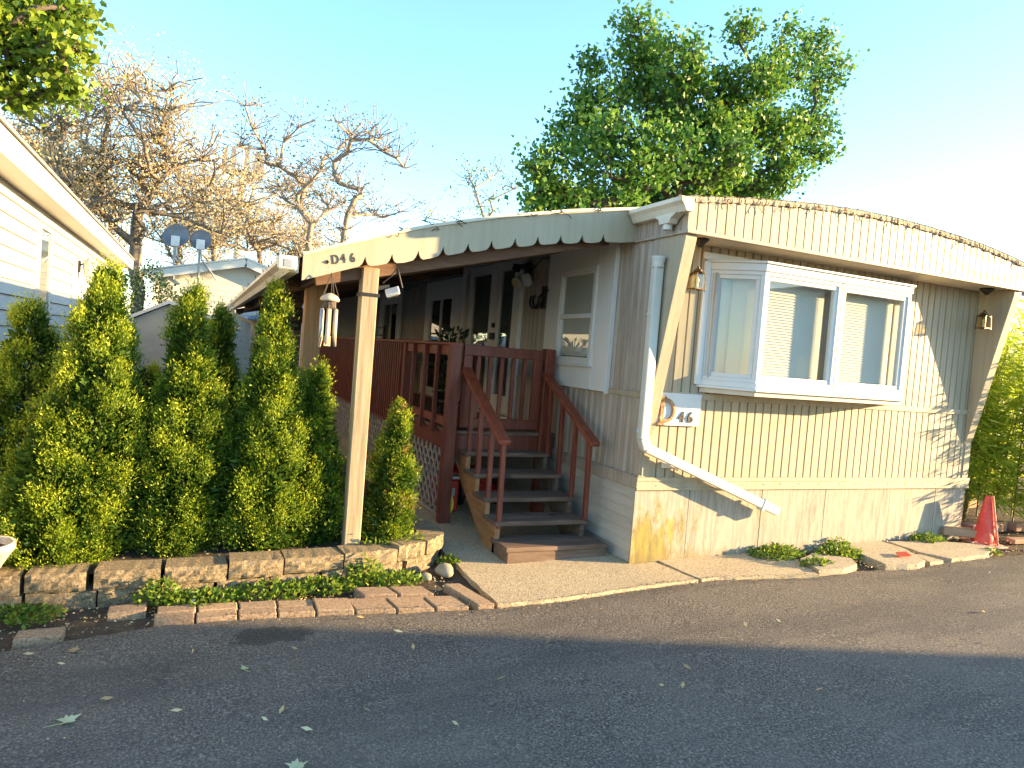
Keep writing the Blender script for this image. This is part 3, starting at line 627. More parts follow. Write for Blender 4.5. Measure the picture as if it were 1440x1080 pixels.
# ------------------------------------------------------------------ awning
aw = thing('porch_awning', (-1.3, 6, 0), 'long sloping porch awning with scalloped cream front edge numbered D46', 'awning')
AWY = .30
def awz(x):
    pts = [(-2.75, 2.09), (-2.62, 2.14), (-2.39, 2.23), (-2.08, 2.345), (-1.78, 2.45), (-1.23, 2.60), (-.64, 2.735), (0, 2.85)]
    for (a, b), (c, d) in zip(pts[:-1], pts[1:]):
        if x <= c: return b+(d-b)*(x-a)/(c-a)
    return 2.85
mb = MB(); pr = []
x = -2.70
while x < -.02:                                      # roof pans running down the slope
    pr.append(x); x += .05
pr.append(-.02)
ny = 42
vs = []; 
for j in range(ny*4+1):
    y = AWY+.012+j*(12.6/(ny*4)); d = [0, 0, -.025, -.025][j % 4]
    vs += [(x, y, awz(x)-.012+d) for x in pr]
k = len(pr); mb.add(vs, [(j*k+i, j*k+i+1, (j+1)*k+i+1, (j+1)*k+i) for j in range(ny*4) for i in range(k-1)])
mb.build('roof_sheet', m_shadesheet, aw)
mb = MB(); vs = []
for y in (AWY, AWY+12.62): vs += [(x, y, awz(x)+.004) for x in pr]
mb.add(vs, [(i, i+1, k+i+1, k+i) for i in range(k-1)]); mb.build('roof_top', m_roof, aw)
# fascia with notches
botp = [(-2.62, 1.985), (-2.24, 2.125), (-1.93, 2.195), (-1.57, 2.30), (-1.18, 2.395), (-.81, 2.475), (-.42, 2.54), (0.0, 2.60)]
def boty(x):
    for (a, b), (c, d) in zip(botp[:-1], botp[1:]):
        if x <= c: return b+(d-b)*(x-a)/(c-a)
    return 2.60
notches = [-2.207, -2.02, -1.832, -1.649, -1.46, -1.277, -1.088, -.90, -.705, -.518, -.325]
top = [(x, awz(x)+.012) for x in [-2.62+i*2.615/24 for i in range(25)]]
bot = [(-2.62, boty(-2.62))]
for i, nx_ in enumerate(notches):
    lo = -2.62 if i == 0 else notches[i-1]
    bot += [(nx_-.036, boty(nx_-.036)+.000), (nx_-.020, boty(nx_)+.010), (nx_-.009, boty(nx_)+.034), (nx_, boty(nx_)+.066), (nx_+.009, boty(nx_)+.034), (nx_+.022, boty(nx_)+.012), (nx_+.040, boty(nx_)+.005)]
    if i < len(notches)-1:
        mid = (nx_+notches[i+1])/2; bot.append((mid, boty(mid)-.006))
bot += [(-.16, boty(-.16)-.005), (-.004, 2.60)]
# split into strips between matching x values so the face stays clean
xs = sorted(set([p[0] for p in bot]))
def itp(pl, x):
    for (a, b), (c, d) in zip(pl[:-1], pl[1:]):
        if a <= x <= c: return b if c == a else b+(d-b)*(x-a)/(c-a)
    return pl[-1][1]
mb = MB(); n = len(xs); vs = []
for yy in (AWY-.012, AWY+.004):
    vs += [(x, yy, itp(bot, x)) for x in xs] + [(x, yy, awz(x)+.012) for x in xs]
fs = []
for i in range(n-1):
    fs += [(i, i+1, n+i+1, n+i), (2*n+i, 3*n+i, 3*n+i+1, 2*n+i+1), (i, 2*n+i, 2*n+i+1, i+1), (n+i, n+i+1, 3*n+i+1, 3*n+i)]
fs += [(0, n, 3*n, 2*n), (n-1, 3*n-1, 4*n-1, 2*n-1)]
mb.add(vs, fs); fas = mb.build('scalloped_fascia', m_fascia, aw)
mb = MB()
for a, b in zip(top[:-1], top[1:]): mb.bar((a[0], AWY-.006, a[1]+.008), (b[0], AWY-.006, b[1]+.008), .04, .022)
mb.build('roof_edging', m_gutter, aw)
for x in (-1.95, -1.72, -1.5, -1.0, -.72, -.35):
    mb = MB()
    for q in range(3): 
        p = [Vector((x, AWY-.02, awz(x)+.02))]
        for i in range(4): p.append(p[-1]+Vector((rnd.uniform(-.05, .04), rnd.uniform(-.01, .004), rnd.uniform(-.03, .02))))
        mb.tube(p, .003, 4)
    mb.build('wire_clip', m_black, aw)
for s_, x_, z_ in (('D', -2.428, 2.118), ('4', -2.367, 2.133), ('6', -2.304, 2.146)):
    put_text(s_, 'painted_number', .088, m_ink, x_, AWY-.0155, z_, fas, .0012, .0009, .78, roll=-.18)
mb = MB()
for zz in (2.075, 2.055):
    for i in range(13): mb.box(-2.545+i*.016, -2.545+i*.016+rnd.uniform(.006, .013), AWY-.0135, AWY-.0125, zz+i*.0035, zz+i*.0035+.006)
mb.build('faded_stencil', m_gutter, fas)
mb = MB(); mb.lathe((-2.46, AWY-.016, 2.128), [(.001, -.014), (.012, 0), (.001, .014)], 8); mb.build('hook', m_black, fas)
mb = MB(); gutter(mb, -2.64, AWY+.02, 12.8, 2.135, -1, .12, .10); ag = mb.build('awning_gutter', m_gutter, aw)
mb = MB(); mb.box(-2.78, -2.655, AWY-.02, AWY+.018, 2.045, 2.14); mb.build('gutter_end', m_pipe, ag, bevel=.01)
mb = MB(); mb.box(-2.74, -2.69, AWY-.024, AWY-.0205, 2.065, 2.115); mb.build('end_tag', m_grey, ag)
mb = MB(); v_ = []
for i in range(160):
    y = rnd.uniform(.4, 11); x = -2.70+rnd.uniform(-.05, .05); p = Vector((x, y, 2.13)); mb.tube([p, p+Vector((rnd.uniform(-.05, .05), rnd.uniform(-.08, .08), rnd.uniform(.01, .06)))], .005, 3)
mb.build('gutter_debris', m_bark, ag)
mb = MB(); mb.bar((-2.70, 9.6, 2.04), (-2.70, 9.6, 1.90), .08, .06); mb.bar((-2.70, 9.6, 1.93), (-2.30, 9.6, 1.80), .08, .06); mb.bar((-2.3, 9.6, 1.82), (-2.3, 9.6, .2), .08, .06); mb.build('awning_downspout', m_gutter, ag, bevel=.01)
mb = MB(); mb.bar((-2.45, 4.25, 1.84), (-2.24, 4.25, 1.78), .09, .07); mb.bar((-2.24, 4.25, 1.81), (-2.24, 4.25, .1), .09, .07); mb.build('awning_downspout', m_gutter, ag, bevel=.01)
# beams and posts
mb = MB()
mb.bar((-2.52, .44, 2.03), (-.2, .44, 2.62), .045, .12); mb.build('beam', m_beam, aw, bevel=.004)
for y in (1.6, 4.4, 7.4, 10.4):
    mb = MB(); mb.bar((-2.6, y, 2.02), (-.05, y, 2.68), .05, .10); mb.build('beam', m_beam, aw, bevel=.004)
mb = MB(); mb.box(-2.47, -2.42, .5, 12.6, 2.02, 2.10); mb.build('beam', m_beam, aw, bevel=.004)
mb = MB(); mb.box(-2.20, -2.085, .36, .475, gz(-2.1, .4)-.05, 2.135); pf = mb.build('post', m_post, aw, bevel=.006); pf['label'] = 'weathered bare front post'
mb = MB(); mb.box(-2.209, -2.071, .356, .494, 1.93, 1.955); mb.build('strap', m_black, pf)
for x_, y_, m_ in ((-2.36, 1.55, m_post2), (-2.16, 4.45, m_beam), (-2.1, 7.4, m_beam), (-2.1, 10.4, m_beam)):
    mb = MB(); mb.box(x_-.07, x_+.07, y_-.07, y_+.07, gz(x_, y_)-.05, 2.12); mb.build('post', m_, aw, bevel=.006)

# flood light on the front post
fl = thing('flood_light', (-2.0, .42, 2.0), 'small white flood light clamped to the bare front post', 'light')
mb = MB(); mb.bar((-2.073, .43, 2.0), (-1.99, .43, 2.02), .03, .03); mb.tube([(-2.04, .43, 2.04), (-1.98, .42, 2.1), (-1.94, .42, 2.16), (-1.9, .40, 2.02)], .006, 6); mb.build('bracket', m_blkp, fl)
mb = MB(); mb.bar((-2.02, .40, 1.965), (-1.93, .37, 2.0), .075, .03, up=(.2, -.6, .8)); mb.build('lamp_head', m_white, fl, bevel=.006)
mb = MB(); mb.bar((-2.01, .385, 1.95), (-1.94, .36, 1.975), .06, .015, up=(.2, -.6, .8)); mb.build('lamp_lens', m_glass, fl)
# wind chime
wc = thing('wind_chime', (-2.37, .22, 2.03), 'bamboo wind chime hanging from the awning edge beside the D46 lettering', 'wind chime')
cx_, cy_ = -2.435, .235
mb = MB()
for k in range(5):
    t = 2*math.pi*k/5; mb.tube([(cx_, cy_, 2.055), (cx_+.055*math.cos(t), cy_+.055*math.sin(t), 1.90)], .0022, 4)
mb.build('cord', m_bark, wc)
mb = MB(); mb.lathe((cx_, cy_, 1.875), [(.062, -.012), (.066, 0), (.052, .022), (.02, .04), (.006, .042)], 18); mb.build('top_disc', m_chime, wc, smooth=True)
mb = MB(); mb.lathe((cx_, cy_, 1.81), [(.03, 0), (.044, .02), (.044, .05)], 14); mb.build('half_shell', m_bark, wc, smooth=True)
for k in range(6):
    t = 2*math.pi*k/6+.3; l = (.25, .22, .26, .2, .24, .22)[k]; x_, y_ = cx_+.052*math.cos(t), cy_+.052*math.sin(t)
    mb = MB(); mb.tube([(x_, y_, 1.81), (x_, y_, 1.81-l+.06), (x_+.008*math.cos(t), y_, 1.81-l)], [.0125, .013, .008], 10); mb.tube([(x_, y_, 1.81), (x_*.5+cx_*.5, y_*.5+cy_*.5, 1.88)], .0015, 4)
    mb.build('chime_tube', m_chime if k % 3 else m_grey, wc, smooth=True)
mb = MB(); mb.tube([(cx_, cy_, 1.86), (cx_, cy_, 1.62)], .0015, 4); mb.box(cx_-.022, cx_+.022, cy_-.004, cy_+.004, 1.56, 1.63); mb.build('clapper', m_chime, wc)
# hanging black wire basket
hb = thing('hanging_basket', (-2.36, 3.0, 1.7), 'black wire basket hanging under the awning behind the brown post', 'basket')
mb = MB()
for k in range(16):
    t = 2*math.pi*k/16; mb.tube([(-2.36+.13*math.cos(t), 3+.13*math.sin(t), 1.90), (-2.36+.08*math.cos(t), 3+.08*math.sin(t), 1.68)], .004, 4)
for z, r in ((1.90, .132), (1.83, .118), (1.76, .10), (1.68, .08)): mb.tube([(-2.36+r*math.cos(2*math.pi*i/20), 3+r*math.sin(2*math.pi*i/20), z) for i in range(21)], .005, 4)
mb.build('wire_bowl', m_black, hb)
mb = MB(); 
for k in range(3): t = 2*math.pi*k/3; mb.tube([(-2.36+.13*math.cos(t), 3+.13*math.sin(t), 1.9), (-2.36, 3, 2.12)], .003, 4)
mb.build('hanger', m_black, hb)
mb = MB(); mb.lathe((-2.36, 3, 1.69), [(.07, 0), (.10, .1), (.118, .19)], 16); mb.build('liner', m_soil, hb)

# things on the wall by the door
sc = thing('security_light', (-.05, 2.3, 2.4), 'white twin-head security lamp and camera mounted right of the french doors', 'security light')
mb = MB(); mb.box(-.06, -.03, 2.24, 2.36, 2.42, 2.60); mb.bar((-.06, 2.30, 2.56), (-.16, 2.36, 2.54), .05, .05); mb.bar((-.14, 2.34, 2.52), (-.2, 2.30, 2.54), .06, .07); mb.build('camera_body', m_blkp, sc, bevel=.005)
mb = MB(); mb.tube([(-.05, 2.30, 2.42), (-.10, 2.28, 2.38), (-.12, 2.24, 2.36)], .02, 8); mb.tube([(-.12, 2.30, 2.40), (-.20, 2.24, 2.36)], .055, 14); mb.tube([(-.1, 2.14, 2.36), (-.16, 2.08, 2.42)], .05, 14); mb.build('lamp_head', m_quartz, sc, bevel=.004)
mb = MB(); mb.tube([(-.195, 2.244, 2.362), (-.207, 2.235, 2.356)], .045, 14); mb.build('lamp_lens', m_lglass, sc)
hs_ = thing('wall_hook', (-.03, 2.0, 2.15), 'black curved double hose hook on the ribbed wall', 'hook')
mb = MB()
for dy in (0, .07):
    mb.tube([(-.03, 2.17-dy, 2.24)]+[(-.05-.10*(1-math.cos(t))*.3, 2.0-dy+.17*math.cos(t), 2.20-.10*math.sin(t)) for t in [i*math.pi/10 for i in range(11)]]+[(-.05, 1.83-dy, 2.28)], .011, 6)
mb.box(-.06, -.015, 1.80, 1.88, 2.10, 2.32); mb.build('hook_arm', m_black, hs_)

# ------------------------------------------------------------------ deck
dk = thing('wooden_deck', (-.6, 5, .05), 'red stained porch deck with slatted railing and grey lattice under it', 'deck')
DZ, X0, Y0, Y1 = .87, -1.10, 1.43, 9.6
mb = MB()
y = Y0-.02
while y < Y1: mb.box(X0-.01, -.03, y, y+.135, DZ-.035, DZ, rnd.uniform(-.4, .4)); y += .142
mb.build('deck_board', m_tread, dk, bevel=.004)
mb = MB(); mb.box(X0, -.03, Y0, Y0+.04, DZ-.23, DZ-.037); mb.box(X0, X0+.04, Y0+.04, Y1, DZ-.23, DZ-.037); mb.build('rim_joist', m_red, dk, bevel=.004)
for x_, y_, z0, h in ((X0, Y0, gz(X0, Y0)-.02, 1.665), (-.15, Y0, .1, 1.68), (X0, 3.02, .1, 1.64), (X0, 5.4, .1, 1.64), (X0, 7.6, .1, 1.64), (X0, 9.5, .1, 1.64)):
    mb = MB(); s_ = .052 if y_ < 2 else .045; mb.box(x_-s_, x_+s_, y_-s_, y_+s_, z0, h, rnd.uniform(-.2, .2)); mb.build('deck_post', m_red, dk, bevel=.006)
mb = MB(); mb.box(X0-.055, X0+.055, Y0-.055, Y1, 1.642, 1.672); mb.build('top_rail', m_redl, dk, bevel=.006)
mb = MB(); mb.box(X0-.02, X0+.02, Y0+.05, Y1, 1.55, 1.64); mb.box(X0-.03, X0+.02, Y0+.05, Y1, DZ+.03, DZ+.11); mb.build('side_rail', m_redl, dk, bevel=.004)
ysb = [1.80, 2.20, 2.62] + [3.12+i*.098 for i in range(65)]
for y_ in ysb:
    mb = MB(); a = rnd.uniform(-.5, .6); mb.box(X0-.060, X0-.022, y_-.02, y_+.02, DZ-.06 if y_ < 3 else DZ-.14, 1.638, a); mb.build('baluster', m_red, dk, bevel=.003)
# gate at the head of the steps
gt_ = MB(); gx0, gx1 = -1.02, -.225
gt_.box(gx0, gx1, Y0-.03, Y0+.01, 1.565, 1.66); gt_.box(gx0, gx1, Y0-.03, Y0+.01, .90, .99); gt_.box(gx0, gx0+.085, Y0-.03, Y0+.01, .99, 1.565); gt_.box(gx1-.085, gx1, Y0-.03, Y0+.01, .99, 1.565)
gt_ = gt_.build('gate', m_red, dk, bevel=.004)
for i in range(5):
    mb = MB(); x_ = gx0+.165+i*.118; mb.box(x_-.018, x_+.018, Y0+.011, Y0+.045, .92, 1.64, rnd.uniform(-.3, .4)); mb.build('gate_baluster', m_red, gt_, bevel=.003)
# lattice
def lattice(name, x_, y0, y1, z0, z1):
    mb = MB(); st = .105; wd = .034
    for sgn, dx in ((1, 0), (-1, .009)):
        c = y0-(z1-z0)
        while c < y1+(z1-z0):
            # line y = c + s*(z-z0)
            if sgn > 0: ya, yb = c, c+(z1-z0)
            else: ya, yb = c+(z1-z0), c
            # clip
            pts = []
            for (yy, zz), (y2, z2) in ((((ya, z0)), ((yb, z1))),):
                t0, t1 = 0, 1; d = y2-yy
                for lim, s_ in ((y0, 1), (y1, -1)):
                    tl = (lim-yy)/d
                    if (d > 0) == (s_ > 0): t0 = max(t0, tl)
                    else: t1 = min(t1, tl)
                if t1-t0 > .03: pts = [(yy+d*t0, zz+(z2-zz)*t0), (yy+d*t1, zz+(z2-zz)*t1)]
            if pts: mb.bar((x_+dx, pts[0][0], pts[0][1]), (x_+dx, pts[1][0], pts[1][1]), wd, .008, up=(1, 0, 0))
            c += st*1.35
    return mb.build(name, m_latt, dk)
lattice('lattice', X0-.012, Y0+.07, Y1, .08, DZ-.20)
mb = MB(); mb.box(X0-.02, X0+.01, Y0+.06, Y1, .04, .075); mb.build('lattice_rail', m_latt, dk, bevel=.003)

# ------------------------------------------------------------------ steps
st = thing('staircase', (-.55, .8, 0), 'worn wooden porch steps with red handrails leading up to the deck gate', 'stairs')
TR = [(.20, .125), (.445, .265), (.71, .40), (.98, .55), (1.24, .70)]
for i, (y_, z_) in enumerate(TR):
    mb = MB(); dpt = .30 if i else .34; x1_ = -.155 if i else -.10
    mb.box(-1.0, x1_, y_, y_+dpt*.5-.003, z_-.038, z_, rnd.uniform(-.3, .3)); mb.box(-.995, x1_+.004, y_+dpt*.5+.003, y_+dpt, z_-.040, z_-.001, rnd.uniform(-.3, .3))
    if i == 0:
        mb.box(-.985, x1_-.01, y_+.005, y_+.04, -.03, z_-.04, .2); mb.box(-.985, -.945, y_+.04, y_+.32, -.03, z_-.04, .3)
    mb.build('tread', m_tread, st, bevel=.005)
def stringer(x0_, m_, nm):
    poly = [(.47, -.03), (.47, .22), (.71, .22), (.71, .36), (.98, .36), (.98, .51), (1.24, .51), (1.24, .66), (1.42, .66), (1.42, .46), (.66, -.03)]
    mb = MB(); mb.prism(poly, 0, x0_, x0_+.04); return mb.build(nm, m_, st, bevel=.003)
stringer(-.985, m_orange, 'stringer'); stringer(-.21, m_tread, 'stringer')
for xr in (-.99, -.17):
    p0, p1 = Vector((xr, 1.46, 1.465)), Vector((xr, .40, .905))
    mb = MB(); mb.bar(p0, p1, .095, .038); mb.build('handrail', m_redl, st, bevel=.006)
    for (yb, zb_) in ((.475, .265), (.735, .40), (1.005, .55), (1.26, .70)):
        yt = yb+.02; t = (1.46-yt)/1.06; zt_ = 1.465-.56*t-.02
        xx = xr+(.03 if xr < -.5 else -.0)
        mb = MB(); mb.bar((xx, yb+.0, zb_-.06 if xr < -.5 else zb_-.001), (xx, yt, zt_), .038, .038, up=(0, 1, 0), a=rnd.uniform(0, .6)); mb.build('baluster', m_red, st, bevel=.003)

# machines stored under the deck
mw = thing('garden_cart', (-.55, 2.3, .05), 'red yard cart with black wheels stored behind the open steps', 'cart')
mb = MB(); mb.box(-.75, -.35, 2.1, 2.6, .2, .36); mb.box(-.66, -.42, 2.05, 2.12, .14, .26); mb.build('body', m_paintred, mw, bevel=.03, seg=2)
for x_, y_, r in ((-.74, 2.02, .14), (-.34, 2.02, .14), (-.80, 2.5, .1), (-.30, 2.5, .1)):
    mb = MB(); mb.tube([(x_-.03, y_, .04+r), (x_+.03, y_, .04+r)], r, 20); wh = mb.build('wheel', m_blkp, mw, bevel=.012)
    mb = MB(); mb.tube([(x_-.036, y_, .04+r), (x_+.036, y_, .04+r)], r*.5, 14); mb.build('rim', m_paintred, wh)
mb = MB(); mb.tube([(-.65, 2.3, .36), (-.65, 2.9, .7), (-.4, 2.9, .7), (-.4, 2.3, .36)], .012, 6); mb.build('handle', m_grey, mw)
jug = thing('storage_crate', (-.95, 1.9, .05), 'red plastic crate behind the lattice beside the deck post', 'crate')
mb = MB(); mb.box(-1.03, -.85, 1.72, 2.1, .04, .36); mb.build('body', m_paintred, jug, bevel=.02); mb = MB(); mb.box(-1.04, -.84, 1.71, 2.11, .36, .39); mb.box(-1.0, -.9, 1.70, 1.71, .2, .28); mb.build('lid', m_grey, jug, bevel=.01)
rg = thing('hose_reel', (-1.0, 1.56, .05), 'yellow edged hose coil behind the deck post foot', 'hose')
mb = MB(); mb.tube([(-1.01, 1.58+.10*math.cos(t), .16+.10*math.sin(t)) for t in [i*math.pi/10 for i in range(21)]], .014, 8, cap=False); mb.tube([(-.99, 1.58+.075*math.cos(t), .16+.075*math.sin(t)) for t in [i*math.pi/10 for i in range(21)]], .014, 8, cap=False); mb.build('coil', m_yel, rg)

# bench and plant on the deck
bn = thing('porch_bench', (-.5, 6.6, DZ), 'black metal bench at the far end of the deck against the ribbed wall', 'bench')
mb = MB(); mb.box(-.6, -.12, 6.3, 7.6, DZ+.40, DZ+.44); mb.build('seat', m_black, bn, bevel=.006)
mb = MB()
for z in (DZ+.86, DZ+.98): mb.box(-.62, -.59, 6.2, 7.7, z, z+.025)
for y_ in (6.25, 7.0, 7.65): mb.box(-.625, -.585, y_-.02, y_+.02, DZ+.44, DZ+1.03)
mb.build('backrest', m_black, bn)
for x_, y_ in ((-.58, 6.32), (-.14, 6.32), (-.58, 7.58), (-.14, 7.58)):
    mb = MB(); mb.box(x_-.02, x_+.02, y_-.02, y_+.02, DZ, DZ+.4); mb.build('leg', m_black, bn)

# ------------------------------------------------------------------ foliage generators
def leaves_mesh(name, P, Dv, L, Wd, val, m, parent=None, org=None, fold=.25):
    """kite leaves. P base (n,3); Dv direction; L, Wd (n,) ; val (n,) 0..1"""
    n = len(P); Dv = Dv/np.linalg.norm(Dv, axis=1, keepdims=True)
    rv = rng.normal(size=(n, 3)); Sv = np.cross(Dv, rv); Sv /= np.linalg.norm(Sv, axis=1, keepdims=True); Nv = np.cross(Dv, Sv)
    L = np.broadcast_to(L, n)[:, None]; Wd = np.broadcast_to(Wd, n)[:, None]
    V = np.stack([P, P+Dv*L*.45+Sv*Wd*.5+Nv*Wd*fold, P+Dv*L, P+Dv*L*.45-Sv*Wd*.5+Nv*Wd*fold], 1).reshape(-1, 3)
    me = bpy.data.meshes.new(name); me.vertices.add(4*n); me.vertices.foreach_set('co', V.ravel())
    me.loops.add(4*n); me.loops.foreach_set('vertex_index', np.arange(4*n, dtype=np.int32))
    me.polygons.add(n); me.polygons.foreach_set('loop_start', np.arange(0, 4*n, 4, dtype=np.int32)); me.polygons.foreach_set('loop_total', np.full(n, 4, dtype=np.int32))
    a = me.attributes.new('v', 'FLOAT', 'POINT'); a.data.foreach_set('value', np.repeat(np.clip(val, 0, 1), 4).astype(np.float32))
    me.update(); me.validate()
    return link(name, me, m, parent, org)

def arborvitae(x, y, h, r, label, zb=None, nclump=420, per=44, lean=(0, 0), brown=.0, shape=.8):
    zb = gz(x, y)+.14 if zb is None else zb
    t = thing('arborvitae', (x, y, zb), label, 'shrub', 'arborvitae shrubs in the raised bed')
    def rad(u): return r*np.minimum(1, .55+2.2*u)*np.clip(1-u, 0, 1)**shape*1.12 + .015
    ph = rng.uniform(0, 6.28, 4)
    u = rng.beta(1.05, 1.35, nclump); th = rng.uniform(0, 2*np.pi, nclump)
    lump = 1+.13*np.sin(3*th+9*u+ph[0])+.10*np.sin(5*th-14*u+ph[1])+.07*np.sin(2*th+23*u+ph[2])
    ns = int(nclump/9); uc = rng.beta(1.05, 1.35, ns); tc = rng.uniform(0, 2*np.pi, ns); fc_ = rng.uniform(-.05, .16, ns)
    dth = (th[:, None]-tc[None]+np.pi) % (2*np.pi)-np.pi; dd_ = np.sqrt((dth*rad(u)[:, None])**2+((u[:, None]-uc[None])*h)**2); jn = dd_.argmin(1); dm = dd_.min(1)
    w_ = .45; th = th-dth[np.arange(nclump), jn]*w_; u = u+(uc[jn]-u)*w_
    rr = rad(u)*lump*(1.02+fc_[jn]-np.clip(dm/.16, 0, 1)*.22)*rng.uniform(.84, 1.04, nclump)
    cx = x+lean[0]*u+rr*np.cos(th); cy = y+lean[1]*u+rr*np.sin(th); cz = zb+.02+u*h*.97
    out = np.stack([np.cos(th)*.8, np.sin(th)*.8, .7+.9*u], 1)
    cs = np.clip(.047*(1.15-.45*u)*np.sqrt(h/1.8)*rng.uniform(.7, 1.35, nclump), .02, .1)
    P, Dd, val, LL, WW = [], [], [], [], []
    cv = rng.normal(0, .17, nclump)
    for i in range(nclump):
        k = per+44; off = rng.normal(0, 1, (k, 3))*cs[i]*np.array([.62, .62, .9]); p = np.array([cx[i], cy[i], cz[i]])+off
        d = out[i]/np.linalg.norm(out[i])+rng.normal(0, .45, (k, 3))
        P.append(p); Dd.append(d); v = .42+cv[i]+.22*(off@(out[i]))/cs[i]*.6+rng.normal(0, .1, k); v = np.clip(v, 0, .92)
        if rng.random() < brown: v = np.full(k, 1.0)
        val.append(v); LL.append(rng.uniform(.013, .031, k)); WW.append(rng.uniform(.005, .0105, k))
    # dense inner foliage, coloured dark for the shaded cavities between clumps
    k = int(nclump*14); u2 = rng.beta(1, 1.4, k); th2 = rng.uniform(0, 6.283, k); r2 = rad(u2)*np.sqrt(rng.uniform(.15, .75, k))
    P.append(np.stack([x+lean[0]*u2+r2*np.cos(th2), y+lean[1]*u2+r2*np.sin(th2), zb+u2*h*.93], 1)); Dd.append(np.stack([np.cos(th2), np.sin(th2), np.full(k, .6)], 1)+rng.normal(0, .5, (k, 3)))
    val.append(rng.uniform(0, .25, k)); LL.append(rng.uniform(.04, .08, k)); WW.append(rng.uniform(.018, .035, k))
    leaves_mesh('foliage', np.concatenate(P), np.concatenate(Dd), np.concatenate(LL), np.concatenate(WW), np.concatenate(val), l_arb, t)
    mb = MB(); mb.tube([(x, y, zb-.08), (x+lean[0]*.4, y+lean[1]*.4, zb+h*.4), (x+lean[0]*.9, y+lean[1]*.9, zb+h*.88)], [.03, .022, .006], 7); mb.build('trunk', m_bark, t, smooth=True)
    return t
def axy(px, py, z):
    p = at(px, py, 2, z); return p[0], p[1]
arborvitae(-3.84, .64, 2.02, .385, 'tallest full arborvitae in the raised bed, second from the left', nclump=640, lean=(.05, 0))
arborvitae(-4.24, .92, 1.72, .44, 'shaded dark arborvitae at the left end of the bed against the siding', nclump=430)
arborvitae(-3.28, .64, 1.90, .30, 'narrow arborvitae standing in front of the tan garden shed', nclump=500)
arborvitae(-3.08, 1.12, 1.80, .27, 'dark rear arborvitae close behind the narrow one in front of the shed', nclump=340, zb=.06)
arborvitae(-2.74, .60, 1.92, .31, 'pointed arborvitae in front of the awning gutter', nclump=560)
arborvitae(-2.42, .66, 1.36, .27, 'shorter arborvitae left of the bare wooden post', nclump=340)
arborvitae(-1.86, .54, 1.10, .20, 'small browning arborvitae right of the bare wooden post', nclump=250, brown=.06, lean=(.06, 0))
arborvitae(-3.56, 1.25, 1.30, .28, 'dark filler arborvitae behind the two largest ones', nclump=260, zb=.06)
arborvitae(-4.02, .52, 1.10, .34, 'low wide arborvitae growth spilling towards the planter at the left edge', nclump=330)

# ------------------------------------------------------------------ raised bed
rw = thing('retaining_wall', (-2.8, .2, -.08), 'low curved retaining wall of rough concrete blocks around the arborvitae', 'retaining wall')
line = [(-5.2, .12), (-4.2, .115), (-3.3, .10), (-2.6, .115), (-2.15, .15), (-1.85, .20), (-1.58, .31), (-1.42, .47), (-1.38, .66), (-1.42, .9)]
def along(s):
    for (a, b), (c, d) in zip(line[:-1], line[1:]):
        L = math.hypot(c-a, d-b)
        if s <= L: t = s/L; return (a+(c-a)*t, b+(d-b)*t), ((c-a)/L, (d-b)/L)
        s -= L
    return line[-1], ((c-a)/L, (d-b)/L)
TOT = sum(math.hypot(c-a, d-b) for (a, b), (c, d) in zip(line[:-1], line[1:]))
def block(s0, s1, z0, z1, setb, dep=.2):
    (ax, ay), t0 = along(s0); (bx, by), t1 = along(s1)
    tx, ty = (bx-ax), (by-ay); L = math.hypot(tx, ty); tx /= L; ty /= L; nx_, ny_ = -ty, tx
    mb = MB(); nu, nv = 9, 5
    def P(u, v, w_):  # w: depth 0 front
        rf = 0
        if w_ == 0:
            edge = min(u, 1-u, v*.8+.02, (1-v)*.6+.0)*6; rf = -.012*min(1, max(0, edge))+rnd.uniform(-.008, .008)
        ins = .02*w_ ; q = ax+tx*(u*L*(1-2*ins)+ins*L)+nx_*(setb+rf+w_*dep); qy = ay+ty*(u*L*(1-2*ins)+ins*L)+ny_*(setb+rf+w_*dep)
        return (q, qy, z0+v*(z1-z0)+(rnd.uniform(-.004, .004) if w_ == 0 and v in (0, 1) else 0))
    fr = [[P(i/nu, j/nv, 0) for i in range(nu+1)] for j in range(nv+1)]
    vs = [p for row in fr for p in row]; fs = [(j*(nu+1)+i, j*(nu+1)+i+1, (j+1)*(nu+1)+i+1, (j+1)*(nu+1)+i) for j in range(nv) for i in range(nu)]
    nb = len(vs); bt = [P(i/nu, 0, 1) for i in range(nu+1)]; tp = [P(i/nu, 1, 1) for i in range(nu+1)]
    vs += bt+tp; k = nu+1
    for i in range(nu): fs += [(i, nb+i, nb+i+1, i+1), (nv*k+i, nv*k+i+1, nb+k+i+1, nb+k+i), (nb+i, nb+k+i, nb+k+i+1, nb+i+1)]
    fs += [tuple([j*k for j in range(nv+1)]+[nb+k, nb]), tuple([j*k+nu for j in range(nv+1)]+[nb+k+nu, nb+nu])]
    mb.add(vs, fs, 0); return mb.build('block', m_block, rw)
s = .0
while s < TOT-.1:
    L = rnd.uniform(.31, .40) if s < 3.1 else rnd.uniform(.24, .28); e = min(s+L, TOT); (px_, py_), _ = along((s+e)/2); zg = gz(px_, py_)
    block(s+.006, e-.006, zg+.095+rnd.uniform(-.003, .004), zg+.205+rnd.uniform(-.005, .006), rnd.uniform(0, .014)); s = e+rnd.choice([0, 0, .012, .03])
s = .12
while s < TOT-.1:
    L = rnd.uniform(.30, .40) if s < 3.1 else rnd.uniform(.24, .28); e = min(s+L, TOT); (px_, py_), _ = along((s+e)/2); zg = gz(px_, py_)
    block(s+.005, e-.005, zg-.03, zg+.09, rnd.uniform(.012, .028)); s = e+rnd.choice([0, .01, .03])
mb = MB(); inner = [(a, b+.1) for a, b in line[:-3]]+[(-1.50, .62), (-1.52, 1.2)]
nb = len(inner); 
